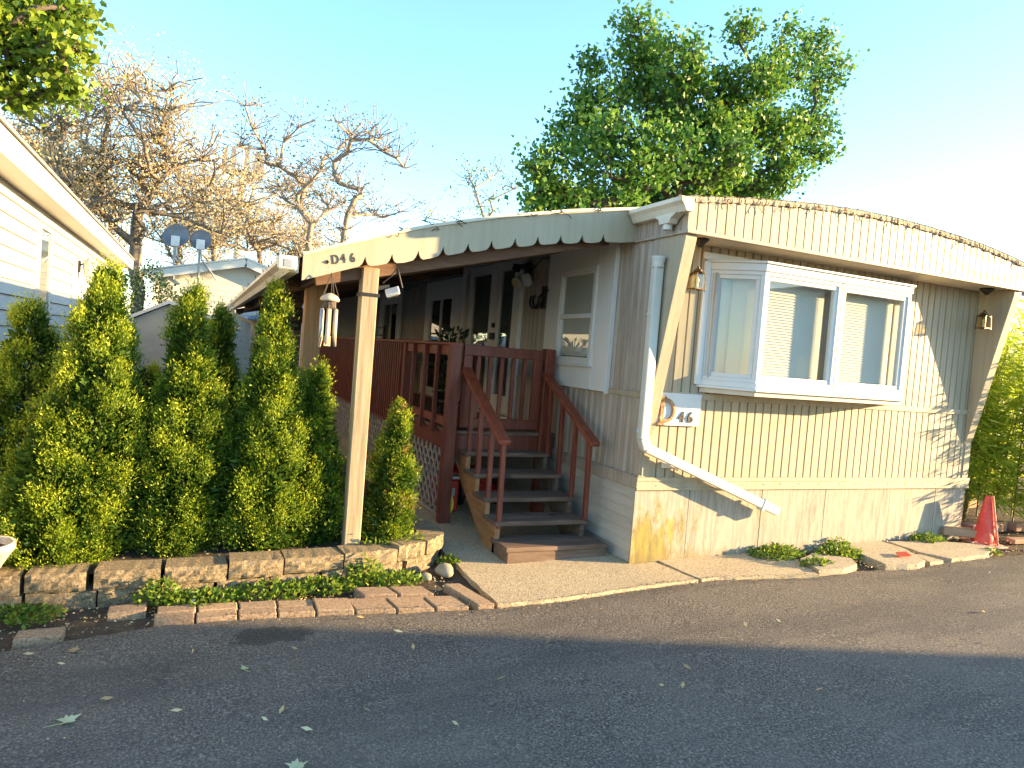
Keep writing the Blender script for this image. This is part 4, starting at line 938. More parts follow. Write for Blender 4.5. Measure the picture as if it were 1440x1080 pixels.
mb.add([(a, b, gz(a, b)+.165) for a, b in inner]+[(a, 1.9, gz(a, 1.9)+.15) for a, b in inner], [(i, i+1, nb+i+1, nb+i) for i in range(nb-1)])
o = mb.build('soil_bed', m_soil, None); o['kind'] = 'structure'; o['label'] = 'dark soil filling the raised bed'

def rock(x, y, r, lab, sq=.6, m=None, z=None):
    bm = bmesh.new(); bmesh.ops.create_icosphere(bm, subdivisions=3, radius=r)
    for v in bm.verts:
        k = 1+.16*math.sin(v.co.x*9/r*.3+1)+.1*math.sin(v.co.y*13/r*.3)+rnd.uniform(-.03, .03); v.co *= k; v.co.z *= sq
    me = bpy.data.meshes.new('rock'); bm.to_mesh(me); bm.free(); me.transform(Matrix.Translation((x, y, (gz(x, y) if z is None else z)+r*sq*.5)))
    me.attributes.new('v', 'FLOAT', 'POINT'); o = link('rock', me, m or m_rock, None, smooth=True); return tag(o, lab, 'rock')
rock(-1.50, .16, .075, 'rounded pale rock at the curved end of the block wall', .6)
rock(-1.66, .10, .05, 'smaller pale rock half hidden in weeds beside the rounded one', .45)
rock(-3.17, -.02, .028, 'tiny white stone in the dirt below the block wall', .8, m_quartz)
pot = thing('planter_pot', (-4.22, .05, .1), 'weathered pale stone planter on the block wall at the left edge', 'planter')
mb = MB(); mb.lathe((-4.27, .06, gz(-4.2, .06)+.205), [(.07, 0), (.085, .05), (.12, .12), (.15, .17), (.165, .19), (.165, .225), (.14, .225), (.12, .17)], 28, cap=False); mb.build('bowl', m_sand, pot, smooth=True)
mb = MB(); mb.lathe((-4.27, .06, gz(-4.2, .06)+.205), [(.001, .185), (.135, .19)], 28, cap=False); mb.build('potting_soil', m_soil, pot)

# ------------------------------------------------------------------ weeds
def weed(x, y, r, n, label, h=.07, ls=.036, m=l_weed, z=None, name='weed_clump', spread=(1, .5)):
    zz = gz(x, y) if z is None else z
    t = np.sqrt(rng.uniform(0, 1, n)); a = rng.uniform(0, 6.283, n); px_ = x+r*t*np.cos(a)*spread[0]; py_ = y+r*t*np.sin(a)*spread[1]
    hh = h*(1-t*.6)*rng.uniform(.2, 1, n); P = np.stack([px_, py_, zz+hh], 1)
    Dd = np.stack([np.cos(a)*.7, np.sin(a)*.7, np.full(n, .35)], 1)+rng.normal(0, .45, (n, 3))
    o = leaves_mesh(name, P, Dd, rng.uniform(.6, 1.5, n)*ls, rng.uniform(.4, .7, n)*ls, rng.uniform(.1, 1, n), m)
    return tag(o, label, 'weeds', 'weeds along the pavement edge')
WL = [(-4.1, -.0, .26, 300, 'low weeds in the shade at the foot of the leftmost wall blocks', .06),
      (-3.36, .02, .12, 160, 'broad leafed weed growing up the shaded wall blocks', .17),
      (-3.12, .0, .24, 360, 'green weed patch just left of the damp asphalt stain', .07),
      (-2.72, .02, .26, 380, 'bright sunlit weeds hugging the wall above the double pavers', .08),
      (-2.36, .05, .24, 340, 'weeds between the pavers and the middle of the block wall', .07),
      (-2.1, .10, .12, 130, 'taller weed sprig leaning on the block wall', .18),
      (-1.95, .08, .26, 330, 'weeds spilling over the right hand pavers', .06),
      (-1.40, .36, .08, 80, 'small weed tuft behind the rounded rock', .05),
      (1.42, -.12, .26, 420, 'sunlit weed clump at the end of the concrete strip', .10),
      (1.56, -.42, .16, 180, 'small weed clump on the asphalt side of the broken slab', .08),
      (2.02, -.24, .24, 360, 'weeds filling the gap between the two cracked slabs', .09),
      (2.2, -.05, .16, 160, 'weeds against the plywood skirt right of centre', .09),
      (3.36, -.10, .20, 240, 'shaded weeds beside the timber offcut', .09),
      (3.72, -.50, .07, 60, 'tiny yellow weed in front of the traffic cone', .04)]
for x, y, r, n, lab, h in WL: weed(x, y, r, int(n*1.5), lab, h*1.3)
weed(-1.86, .45, .30, 500, 'ground ivy at the foot of the bare wooden post', .12, .035, z=gz(-1.9, .45)+.16)
# leaf litter
def litter(name, xr, yr, n, zoff, label, sz=.018):
    px_ = rng.uniform(*xr, n); py_ = rng.uniform(*yr, n); P = np.stack([px_, py_, np.array([gz(a, b) for a, b in zip(px_, py_)])+zoff], 1)
    a = rng.uniform(0, 6.283, n); Dd = np.stack([np.cos(a), np.sin(a), rng.uniform(-.1, .35, n)], 1)
    o = leaves_mesh(name, P, Dd, rng.uniform(.5, 1.5, n)*sz, rng.uniform(.3, .7, n)*sz, rng.uniform(0, 1, n), l_dry); return tag(o, label, None, None, 'stuff')
litter('leaf_litter', (-4.8, -1.5), (-.3, .1), 900, .005, 'dry leaf crumbs in the dirt strip below the wall')
litter('leaf_litter', (-4.6, -1.5), (.3, 1.4), 500, .175, 'dry leaf crumbs in the raised bed')
litter('leaf_litter', (1.3, 4.4), (-.6, .0), 700, .03, 'dry leaf crumbs among the broken slabs')
litter('leaf_litter', (-4, 6), (-3.5, -.55), 420, .017, 'tiny leaf crumbs scattered over the asphalt', .011)
litter('leaf_litter', (4.0, 7.0), (-.6, 1.6), 900, .01, 'dry leaves under the bamboo')

# crumbs and grit gathered along the edge of the lane
def edge_litter(n, label, m, lo, hi, sz):
    px_ = rng.uniform(-4.6, 5.5, n); off = np.abs(rng.normal(0, .07, n)); py_ = np.array([edge_y(a) for a in px_])-off+.03; px_ = px_
    P = np.stack([px_, py_, np.array([gz(a, b) for a, b in zip(px_, py_)])+np.where(off < .04, .03, .014)], 1); a = rng.uniform(0, 6.283, n)
    o = leaves_mesh('edge_debris', P, np.stack([np.cos(a), np.sin(a), rng.uniform(0, .5, n)], 1), rng.uniform(.5, 1.5, n)*sz, rng.uniform(.4, .9, n)*sz, rng.uniform(lo, hi, n), m); tag(o, label, None, None, 'stuff')
edge_litter(1500, 'brown grit and leaf crumbs along the asphalt edge', l_grit, 0, 1, .011)

# fallen leaves
def star_leaf(c, s, rot, m, name, lab, grp):
    mb = MB(); k = 20; pts = []
    rs = [1, .55, .62, .45, .9, .48, .55, .42, .62, .25, .12, .25, .62, .42, .55, .48, .9, .45, .62, .55]
    for i in range(k):
        t = rot+2*math.pi*i/k; pts.append((c[0]+s*rs[i]*math.cos(t), c[1]+s*rs[i]*math.sin(t), c[2]+.004+s*.3*abs(math.sin(t*1.5+rot))*rs[i]))
    mb.add([(c[0], c[1], c[2]+.004)]+pts, [(0, i+1, (i+1) % k+1) for i in range(k)], rnd.random())
    t = rot+math.pi; mb.tube([c, (c[0]+s*1.3*math.cos(t), c[1]+s*1.3*math.sin(t), c[2]+.006)], .0018, 3)
    return tag(mb.build(name, m, None), lab, 'leaf', grp)
def gp(px, py):
    r = ray(px, py); a = np.array([-.025, -.02, 1]); t = (.014-a@CAM)/(a@r); q = CAM+t*r; return (q[0], q[1], q[2])
star_leaf(gp(92, 1016), .062, .4, l_fresh, 'fallen_leaf', 'large pale green maple leaf lying on the asphalt at lower left', 'fallen leaves')
star_leaf(gp(417, 1080), .055, 1.4, l_fresh, 'fallen_leaf', 'pale green leaf cut by the bottom edge of the photo', 'fallen leaves')
star_leaf(gp(344, 942), .035, 2.0, l_fresh, 'fallen_leaf', 'small upright pale leaf below the damp patch on the asphalt', 'fallen leaves')
star_leaf(gp(105, 916), .045, 2.6, l_dry, 'fallen_leaf', 'curled yellow leaf at the asphalt edge on the left', 'fallen leaves')
for px_, py_ in ((40, 922), (86, 936), (271, 918), (414, 914), (248, 1002), (372, 1014), (431, 1028), (396, 1001), (456, 966), (516, 1001), (581, 912), (611, 886), (560, 890), (507, 870), (705, 956), (966, 940), (930, 966), (960, 966), (966, 945), (1020, 935), (1152, 972), (1180, 836), (1128, 853), (1124, 832), (1392, 905), (1408, 857), (1383, 862), (1048, 880), (1095, 875), (640, 1020), (770, 905), (300, 1012), (150, 985)):
    c = gp(px_, py_); c = (c[0], c[1], c[2]+.006); s_ = rnd.uniform(.016, .032); a = rnd.uniform(0, 6.28); mb = MB()
    d = Vector((math.cos(a), math.sin(a), 0)); q = Vector((-d.y, d.x, 0)); C_ = Vector(c)
    mb.add([C_-d*s_, C_-q*s_*.35+Vector((0, 0, .010)), C_+d*s_+Vector((0, 0, .012)), C_+q*s_*.4+Vector((0, 0, .002))], [(0, 1, 2), (0, 2, 3)], rnd.random())
    tag(mb.build('leaf_fragment', l_dry, None), *(('small dry leaf scrap lying on the shaded asphalt in the foreground', 'leaf', 'dry leaf scraps on the shaded asphalt') if py_ > 888 or (px_ < 600 and py_ > 860) else ('small dry leaf scrap lying on the sunlit band of asphalt', 'leaf', 'dry leaf scraps on the sunlit asphalt')))

# ------------------------------------------------------------------ right side: cone, timbers, bricks, bamboo
cn = thing('traffic_cone', (4.06, -.20, .1), 'faded broken traffic cone with a painted-on sunlit strip down one side by the corner of the home', 'traffic cone')
cz = gz(4.05, -.2)-.03
mb = MB(); k = 22; vs = []
for j, (r_, z_) in enumerate([(.135, .03), (.13, .09), (.105, .16), (.085, .26), (.062, .38), (.04, .47), (.028, .50)]):
    for i in range(k):
        t = 2*math.pi*i/k; rg_ = 1+(.12*math.sin(3*t+1)+rnd.uniform(-.05, .05) if j < 2 else rnd.uniform(-.015, .015))
        vs.append((4.06+r_*rg_*math.cos(t)*.95-.0*z_, -.20+r_*rg_*math.sin(t)*.7, cz+z_+(rnd.uniform(-.03, .05) if j == 0 else 0)))
mb.add(vs, [(j*k+i, j*k+(i+1) % k, (j+1)*k+(i+1) % k, (j+1)*k+i) for j in range(6) for i in range(k)]); mb.build('cone_body', m_cone, cn, smooth=True)
mb = MB(); mb.bar((4.115, -.31, cz+.01), (4.075, -.235, cz+.51), .035, .012, up=(1, -1, 0)); mb.build('sunlit_strip', m_conep, cn, bevel=.003)  # pale bar puts the sunlit side of the cone into colour
mb = MB(); mb.add([(3.86, -.33, cz+.01), (4.2, -.36, cz), (4.28, -.08, cz+.012), (3.95, -.02, cz+.02), (3.86, -.33, cz+.03), (4.2, -.36, cz+.018), (4.28, -.08, cz+.03), (3.95, -.02, cz+.04)], [(0, 3, 2, 1), (4, 5, 6, 7), (0, 1, 5, 4), (1, 2, 6, 5), (2, 3, 7, 6), (3, 0, 4, 7)]); mb.build('cone_base', m_conep, cn, bevel=.005)
tb = MB(); tb.bar((3.68, .0, .185), (4.0, -.14, .175), .13, .075); tag(tb.build('timber_offcut', m_lit, None, bevel=.006), 'short timber offcut propped at the corner of the home by the cone', 'timber')
bl = [((4.35, .12, .16), .3, 'garden brick just behind the cone'), ((4.66, .06, .17), .1, 'garden brick second right of the cone'), ((4.98, .0, .18), -.1, 'garden brick third right of the cone, beside the bamboo foot'), ((5.32, -.02, .19), .05, 'garden brick at the right edge of the photo'), ((5.5, .9, .22), .2, 'dark brick lying further back under the bamboo')]
for (x_, y_, z_), a, lab in bl:
    mb = MB(); c, s_ = math.cos(a)*.13, math.sin(a)*.13; mb.bar((x_-c, y_-s_, z_), (x_+c, y_+s_, z_), .11, .085); tag(mb.build('garden_brick', m_brick, None, bevel=.008), lab, 'brick', 'bricks edging the bamboo bed')
mb = MB(); mb.bar((4.35, -.28, .125), (4.9, -.34, .135), .10, .045); tag(mb.build('edging_board', m_lit, None, bevel=.004), 'low weathered board on the ground right of the cone', 'board')
mb = MB(); mb.tube([(4.22, -.50, .125), (4.5, -.54, .13), (5.0, -.66, .14), (5.6, -.72, .15)], .012, 8); tag(mb.build('yellow_hose', m_yel, None), 'yellow hose end lying along the asphalt at the right edge', 'hose')
mb = MB(); mb.add([(2.42, -.50, .115), (2.56, -.52, .118), (2.6, -.44, .125), (2.5, -.42, .12), (2.42, -.50, .122), (2.56, -.52, .128), (2.6, -.44, .135), (2.5, -.42, .13)], [(0, 3, 2, 1), (4, 5, 6, 7), (0, 1, 5, 4), (1, 2, 6, 5), (2, 3, 7, 6), (3, 0, 4, 7)]); tag(mb.build('plastic_scrap', m_paintred, None), 'red plastic scrap lying on the cracked slab', 'scrap')

bb = thing('bamboo', (5.2, .7, .12), 'leafy bright green bamboo clump at the right corner of the home', 'bamboo')
mb = MB(); P, Dd = [], []
culms = [(rnd.uniform(4.55, 5.9), rnd.uniform(.45, 1.7)) for _ in range(40)]+[(rnd.uniform(4.95, 6.2), rnd.uniform(-.45, .4)) for _ in range(20)]
for x_, y_ in culms:
    h = rnd.uniform(1.5, 2.6) if y_ > .4 else rnd.uniform(1.3, 2.1); lx, ly = rnd.uniform(-.25, .25), rnd.uniform(-.3, .2); z0 = gz(x_, y_)
    pts = [Vector((x_+lx*t*t, y_+ly*t*t, z0+h*t)) for t in (0, .3, .6, .85, 1)]; mb.tube(pts, [.010, .009, .007, .005, .002], 5)
    for i in range(85):
        t = rnd.uniform(.12, 1); b = Vector((x_+lx*t*t, y_+ly*t*t, z0+h*t)); a = rnd.uniform(0, 6.283); l_ = rnd.uniform(.05, .35)*(1.1-.5*t)
        tip = b+Vector((math.cos(a)*l_, math.sin(a)*l_, rnd.uniform(-.02, .15)))
        for q in range(rnd.randint(5, 8)):
            P.append(tuple(tip+Vector([rnd.uniform(-.05, .05) for _ in range(3)]))); Dd.append((math.cos(a)+rnd.uniform(-.7, .7), math.sin(a)+rnd.uniform(-.7, .7), rnd.uniform(-.9, .1)))
mb.build('cane', m_bamb, bb)
P = np.array(P); Dd = np.array(Dd); n = len(P)
keep = ~((P[:, 0] < 4.03) & (P[:, 1] > -.02)); P, Dd = P[keep], Dd[keep]; n = len(P)
leaves_mesh('leaves', P, Dd, rng.uniform(.09, .20, n), rng.uniform(.012, .024, n), rng.uniform(.2, 1, n), l_bamb, bb, fold=.1)

# ------------------------------------------------------------------ left neighbour
nb_ = thing('neighbour_home', (-7, 6, 0), 'white sided neighbouring home at the left edge with a long white eave', 'mobile home')
LX = -4.86
mb = MB(); z = -.2
while z < 2.74:
    z1 = min(z+.142, 2.76); d = .026
    mb.add([(LX+d, -.5, z), (LX+d, 12.2, z), (LX+.001, 12.2, z1), (LX+.001, -.5, z1)], [(0, 1, 2, 3)]); mb.add([(LX, -.5, z), (LX+d, -.5, z), (LX+d, 12.2, z), (LX, 12.2, z)], [(0, 1, 2, 3)])
    z += .142
mb.build('siding', m_vin, nb_)
mb = MB(); mb.box(-9.2, LX, -.5, 12.2, -.2, 2.78); mb.build('wall', m_vin, nb_)
mb = MB(); mb.box(LX, -4.62, -.7, 12.4, 2.775, 2.79); mb.build('soffit', m_vinw, nb_)
mb = MB(); mb.box(-4.62, -4.595, -.7, 12.4, 2.76, 2.955); mb.build('fascia', m_vinw, nb_, bevel=.004)
mb = MB(); mb.prism([(-4.57, 2.958), (-7.0, 3.35), (-9.4, 2.958), (-9.4, 2.98), (-7.0, 3.38), (-4.57, 2.985)], 1, -.7, 12.42); mb.build('roof', m_roof, nb_)
mb = MB(); mb.box(LX+.012, LX+.03, 12.12, 12.22, -.2, 2.77); mb.build('corner_trim', m_vinw, nb_)
def left_window(y0, y1, z0, z1):
    f = lambda u, d, z: (LX+.02-d, u, z)
    mb = MB(); framed(f, mb, y0-.05, y1+.05, z0-.05, z1+.05, .05, -.03, .015); wn = mb.build('window', m_vinw, nb_, bevel=.003)
    mb = MB(); pane(f, mb, y0, y1, z0, z1, -.012); mb.build('window_pane', m_glass2, wn); mb = MB(); mb.box(LX+.017, LX+.022, y0, y1, z0, z1); mb.build('shade', m_curt, wn)
y_a = at(52, 315, 0, LX)[1]; y_b = at(68, 315, 0, LX)[1]; left_window(y_a, y_b, 1.35, at(52, 315, 0, LX)[2]-.03)
mb = MB(); yc = at(52, 440, 0, LX)[1]; mb.box(LX+.018, LX+.032, y_a, y_b, .4, 1.28); mb.build('vent_panel', m_grey, nb_)
yd = at(102, 370, 0, LX); mb = MB(); mb.box(LX+.01, LX+.035, yd[1]-.05, yd[1]+.9, .2, 2.45); mb.build('door', m_vinw, nb_, bevel=.004)
ll = thing('wall_lamp', (LX+.1, yd[1]-.1, yd[2]), 'dark carriage lamp on the white siding of the left neighbour', 'lamp')
lz = yd[2]; ly_ = yd[1]+.25
mb = MB(); mb.box(LX+.035, LX+.06, ly_-.05, ly_+.05, lz-.1, lz+.06); mb.bar((LX+.06, ly_, lz), (LX+.15, ly_, lz+.06), .02, .02); mb.build('bracket', m_black, ll)
mb = MB(); mb.lathe((LX+.16, ly_, lz-.16), [(.04, 0), (.055, .02), (.075, .18), (.08, .19), (.03, .26), (.01, .28)], 8); mb.build('lamp_shade', m_grey, ll)

# ------------------------------------------------------------------ background buildings
bh = thing('background_house', (-3.3, 16, .3), 'cream gabled house behind the shed with two satellite dishes on its roof', 'house')
GY = 16.0
pl, pa, pr_ = at(215, 388, 1, GY), at(345, 371, 1, GY), at(385, 388, 1, GY)
xl, xa, xr2 = pl[0]-.15, pa[0], pr_[0]+.4; zl, za, zr = pl[2], pa[2], pr_[2]-.15
mb = MB(); z = .3; 
mb.prism([(xl+.2, .2), (xl+.2, zl-.05), (xa, za-.05), (xr2-.2, zr-.05), (xr2-.2, .2)], 1, GY, GY+7); mb.build('wall', m_vin, bh)
mb = MB()
while z < za-.2:
    mb.box(xl+.2, xr2-.2 if z < zr-.1 else xa+.1, GY-.012, GY-.002, z, z+.012) if z < zl-.1 else None; z += .15
mb.build('siding_seam', m_curt, bh)
mb = MB(); mb.bar((xl, GY-.35, zl-.02), (xa, GY-.35, za), .05, .20, up=(0, 0, 1)); mb.bar((xa, GY-.35, za), (xr2, GY-.35, zr), .05, .20, up=(0, 0, 1)); mb.build('rake_board', m_vinw, bh)
mb = MB(); mb.prism([(xl-.1, zl+.08), (xa, za+.10), (xr2+.1, zr+.08), (xr2+.1, zr+.12), (xa, za+.14), (xl-.1, zl+.12)], 1, GY-.4, GY+7.2); mb.build('roof', m_vinw, bh)
mb = MB(); mb.bar((xl+.22, GY-.04, .3), (xl+.22, GY-.04, zl-.1), .07, .05); mb.build('downspout', m_vinw, bh)
def dish(px, py, w_px, lab, GYd, yaw, asp):
    c = at(px, py, 1, GYd); dist = np.linalg.norm(c-CAM); rad_ = w_px/2/FP*dist*1.0
    t = thing('satellite_dish', tuple(c), lab, 'satellite dish', 'satellite dishes on the background roof')
    mb = MB(); k = 28; ring = []
    prof = [(0, 0), (.3, .006), (.6, .03), (.85, .07), (1, .11), (1.0, .10), (.85, .055), (.6, .015), (0, -.015)]
    ax = Vector((math.sin(yaw), math.cos(yaw), -.25)).normalized(); u = ax.cross(Vector((0, 0, 1))).normalized(); v = u.cross(ax)
    vs = [Vector(c)+(u*math.cos(2*math.pi*i/k)*asp+v*math.sin(2*math.pi*i/k))*r_*rad_/max(asp, 1)*(1)-ax*(d*rad_*2-.02) for r_, d in prof for i in range(k)]
    mb.add(vs, [(j*k+i, j*k+(i+1) % k, (j+1)*k+(i+1) % k, (j+1)*k+i) for j in range(len(prof)-1) for i in range(k)]); mb.build('reflector', m_dish, t, smooth=True)
    b = Vector(c)-ax*.06+Vector((.0, -.10, -.12)); mb = MB(); mb.box(b.x-.10, b.x+.10, b.y-.08, b.y+.06, b.z-.16, b.z+.10); mb.build('mount_plate', m_quartz, t, bevel=.01)
    mb = MB(); mb.tube([b, b+Vector((.05, .0, -.4)), b+Vector((.45, .1, -.9))], .025, 7); mb.tube([b+Vector((-.02, 0, -.1)), b+Vector((0, .15, -1.0))], .03, 7); mb.build('mast', m_grey, t)
dish(249, 333, 36, 'wide oval grey satellite dish, left of the pair on the background roof', GY-.2, .5, 1.2)
dish(283, 338, 27, 'smaller round grey satellite dish, right of the pair on the background roof', GY-.3, .2, .95)

sh = thing('garden_shed', (-3.5, 9.3, .1), 'tan metal garden shed with low gable between the arborvitae tops', 'shed')
SY = 9.0; a0, a1, a2 = at(178, 452, 1, SY), at(238, 428, 1, SY), at(330, 462, 1, SY)
mb = MB(); mb.prism([(a0[0], .1), (a0[0], a0[2]), (a1[0], a1[2]), (a2[0], a2[2]), (a2[0], .1)], 1, SY, SY+2.2); mb.build('wall', m_shed, sh)
mb = MB(); mb.prism([(a0[0]-.1, a0[2]-.03), (a1[0], a1[2]+.01), (a2[0]+.1, a2[2]-.03), (a2[0]+.1, a2[2]+.03), (a1[0], a1[2]+.07), (a0[0]-.1, a0[2]+.03)], 1, SY-.12, SY+2.3); mb.build('roof', m_vinw, sh)
mb = MB(); mb.box(a2[0]-.12, a2[0]-.06, SY-.03, SY-.002, .1, a2[2]-.05); mb.box(a0[0]+.1, a0[0]+.13, SY-.02, SY-.002, .1, a0[2]-.05); mb.build('corner_trim', m_black, sh)

fh = thing('rear_home', (-2, 22, .3), 'white sided home seen under the awning beyond the deck', 'mobile home')
mb = MB(); mb.box(-3.2, 3.5, 19, 25, .2, 3.0); mb.build('wall', m_vin, fh)
mb = MB(); z = .4
while z < 3.0: mb.box(-3.2, 3.5, 18.985, 18.998, z, z+.014); z += .16
mb.build('siding_seam', m_curt, fh)
mb = MB(); mb.box(-3.4, 3.7, 18.7, 25.2, 3.0, 3.12); mb.build('roof', m_vinw, fh, bevel=.02)
bs = thing('blue_roof_shed', (-1.0, 14.5, .2), 'small shed with blue roof edge and maroon door seen past the wind chime', 'shed')
mb = MB(); mb.box(-2.0, -.9, 14.6, 16, .2, 2.02); mb.build('wall', m_grey, bs)
mb = MB(); mb.prism([(-2.15, 2.02), (-1.4, 2.34), (-.7, 2.22), (-.7, 2.15), (-2.15, 1.96)], 1, 14.4, 16.1); mb.build('roof', m_bluer, bs)
mb = MB(); mb.box(-1.9, -1.0, 14.57, 14.599, .2, 1.75); mb.build('door', M('maroon_paint', (.25, .05, .08)), bs)

rb = thing('right_neighbour_home', (10, 4, .3), 'grey blue neighbouring wall behind the bamboo at the right edge', 'mobile home')
mb = MB(); mb.box(8.2, 12, 3.0, 14, .1, 3.4); mb.build('wall', M('blue_grey_siding', (.16, .19, .24), (.12, .15, .2), 3, .6, .1), rb)
mb = MB(); mb.box(8.0, 12.2, 2.8, 14.2, 3.4, 3.5); mb.build('roof', m_roof, rb)
pW = at(1428, 412, 1, 3.0)
mb = MB(); mb.box(8.17, 8.199, 3.2, 4.2, 2.2, 3.1); mb.build('window', m_dark, rb)

# home across the lane whose shadow falls over the foreground
ah = thing('opposite_home', (13, -13, .2), 'long white home across the lane behind the viewer', 'mobile home')
mb = MB(); mb.box(11.0, 15.0, -21, -7.27, -.3, 3.66); mb.build('wall', m_vin, ah)
mb = MB(); mb.prism([(10.8, 3.74), (13.0, 4.3), (15.2, 3.74), (15.2, 3.66), (10.8, 3.66)], 1, -21.2, -7.17); mb.build('roof', m_roof, ah)
for y_ in (-9.3, -12, -16):
    mb = MB(); f = lambda u, d, z: (11.0+d, u, z); framed(f, mb, y_-.5, y_+.5, 1.1, 2.2, .06, -.03, 0); wn = mb.build('window', m_vinw, ah); mb = MB(); pane(f, mb, y_-.44, y_+.44, 1.16, 2.14, -.01); mb.build('window_pane', m_glass2, wn)

# cell tower
tw = at(341, 232, 1, 60); zt_ = tw[2]
ct = thing('cell_tower', (tw[0], 60, .3), 'distant cell tower with antenna panels on a tall slim pole', 'tower')
mb = MB(); mb.tube([(tw[0], 60, 0), (tw[0], 60, zt_-.6)], [.38, .22], 10); mb.build('pole', m_grey, ct)
mb = MB(); mb.lathe((tw[0], 60, zt_-.75), [(1.5, 0), (1.5, .14)], 12); mb.tube([(tw[0], 60, zt_-.6), (tw[0], 60, zt_+1.6)], .1, 6); mb.build('platform', m_grey, ct)
for k in range(9):
    t = 2*math.pi*k/9; mb = MB(); mb.box(tw[0]+1.5*math.cos(t)-.2, tw[0]+1.5*math.cos(t)+.2, 60+1.5*math.sin(t)-.1, 60+1.5*math.sin(t)+.1, zt_-1.0, zt_+1.1); mb.build('antenna_panel', m_dish, ct)

# ------------------------------------------------------------------ trees
def grow(base, trunk_top, targets, seg=.5, wob=.10, bias=.35):
    """greedy branching: each target joins the nearest suitable node. returns nodes, parents"""
    base = np.array(base, float); tt = np.array(trunk_top, float); n0 = max(3, int(np.linalg.norm(tt-base)/seg))
    nodes = [base+(tt-base)*i/n0+rng.normal(0, wob*.25, 3)*(i > 0) for i in range(n0+1)]; par = [-1]+list(range(n0))
    dist = [0]+[seg*i for i in range(1, n0+1)]; low = int(n0*.55)
    arr = np.zeros((len(targets)*40+n0+2, 3)); arr[:n0+1] = nodes; dd = np.zeros(len(arr)); dd[:n0+1] = dist; cnt = n0+1
    order = np.argsort(np.linalg.norm((targets-tt)*np.array([1, 1, .8]), axis=1))
    par = list(par)
    for ti in order:
        t = targets[ti]; c = arr[low:cnt]; dv = t-c; d = np.linalg.norm(dv, axis=1)
        cost = d+bias*dd[low:cnt]*.35+np.where(dv[:, 2] < -.2*d, d*.8, 0)
        j = int(np.argmin(cost))+low; p = arr[j].copy(); L = np.linalg.norm(t-p)
        k = max(1, int(L/seg)); k = min(k, 30); side = rng.normal(0, 1, 3)*wob*L*.5; side[2] += abs(side[2])*.2; prev = j
        for i in range(1, k+1):
            f = i/k; q = p+(t-p)*f+side*math.sin(f*math.pi)*.6+rng.normal(0, wob*.25*seg, 3)*(i < k)
            arr[cnt] = q; dd[cnt] = dd[prev]+L/k; par.append(prev); prev = cnt; cnt += 1
    return arr[:cnt], np.array(par)
def branches(name, nodes, par, rt, m, parent, rmin=.008, pw=2.3, sides=5):
    n = len(nodes); ar = np.zeros(n); kids = np.zeros(n, int)
    for i in range(n-1, 0, -1):
        if kids[i] == 0: ar[i] += 1
        ar[par[i]] += ar[i]; kids[par[i]] += 1
    r = rmin+(rt-rmin)*(ar/ar[0])**(1/pw)
    P0 = nodes[par[1:]]; P1 = nodes[1:]; R0 = np.minimum(r[par[1:]], r[1:]*1.35); R1 = r[1:]
    D = P1-P0; L = np.linalg.norm(D, axis=1, keepdims=True)+1e-9; D /= L
    ref = np.where(np.abs(D[:, 2:3]) < .9, np.array([[0, 0, 1.]]), np.array([[1., 0, 0]])); U = np.cross(D, ref); U /= np.linalg.norm(U, axis=1, keepdims=True); V = np.cross(D, U)
    m_ = len(P0); rings = []
    for P, R_ in ((P0, R0), (P1, R1)):
        for k in range(sides):
            t = 2*math.pi*k/sides; rings.append(P+(U*math.cos(t)+V*math.sin(t))*R_[:, None])
    co = np.stack(rings, 1).reshape(-1, 3); me = bpy.data.meshes.new(name); me.vertices.add(len(co)); me.vertices.foreach_set('co', co.ravel())
    q = np.array([[k, (k+1) % sides, sides+(k+1) % sides, sides+k] for k in range(sides)]); F = (np.arange(m_)[:, None, None]*2*sides+q[None]).reshape(-1, 4)
    me.loops.add(F.size); me.loops.foreach_set('vertex_index', F.ravel().astype(np.int32)); me.polygons.add(len(F)); me.polygons.foreach_set('loop_start', np.arange(0, F.size, 4, dtype=np.int32)); me.polygons.foreach_set('loop_total', np.full(len(F), 4, dtype=np.int32))
    me.attributes.new('v', 'FLOAT', 'POINT'); me.update(); me.validate()
    return link(name, me, m, parent, smooth=True), r
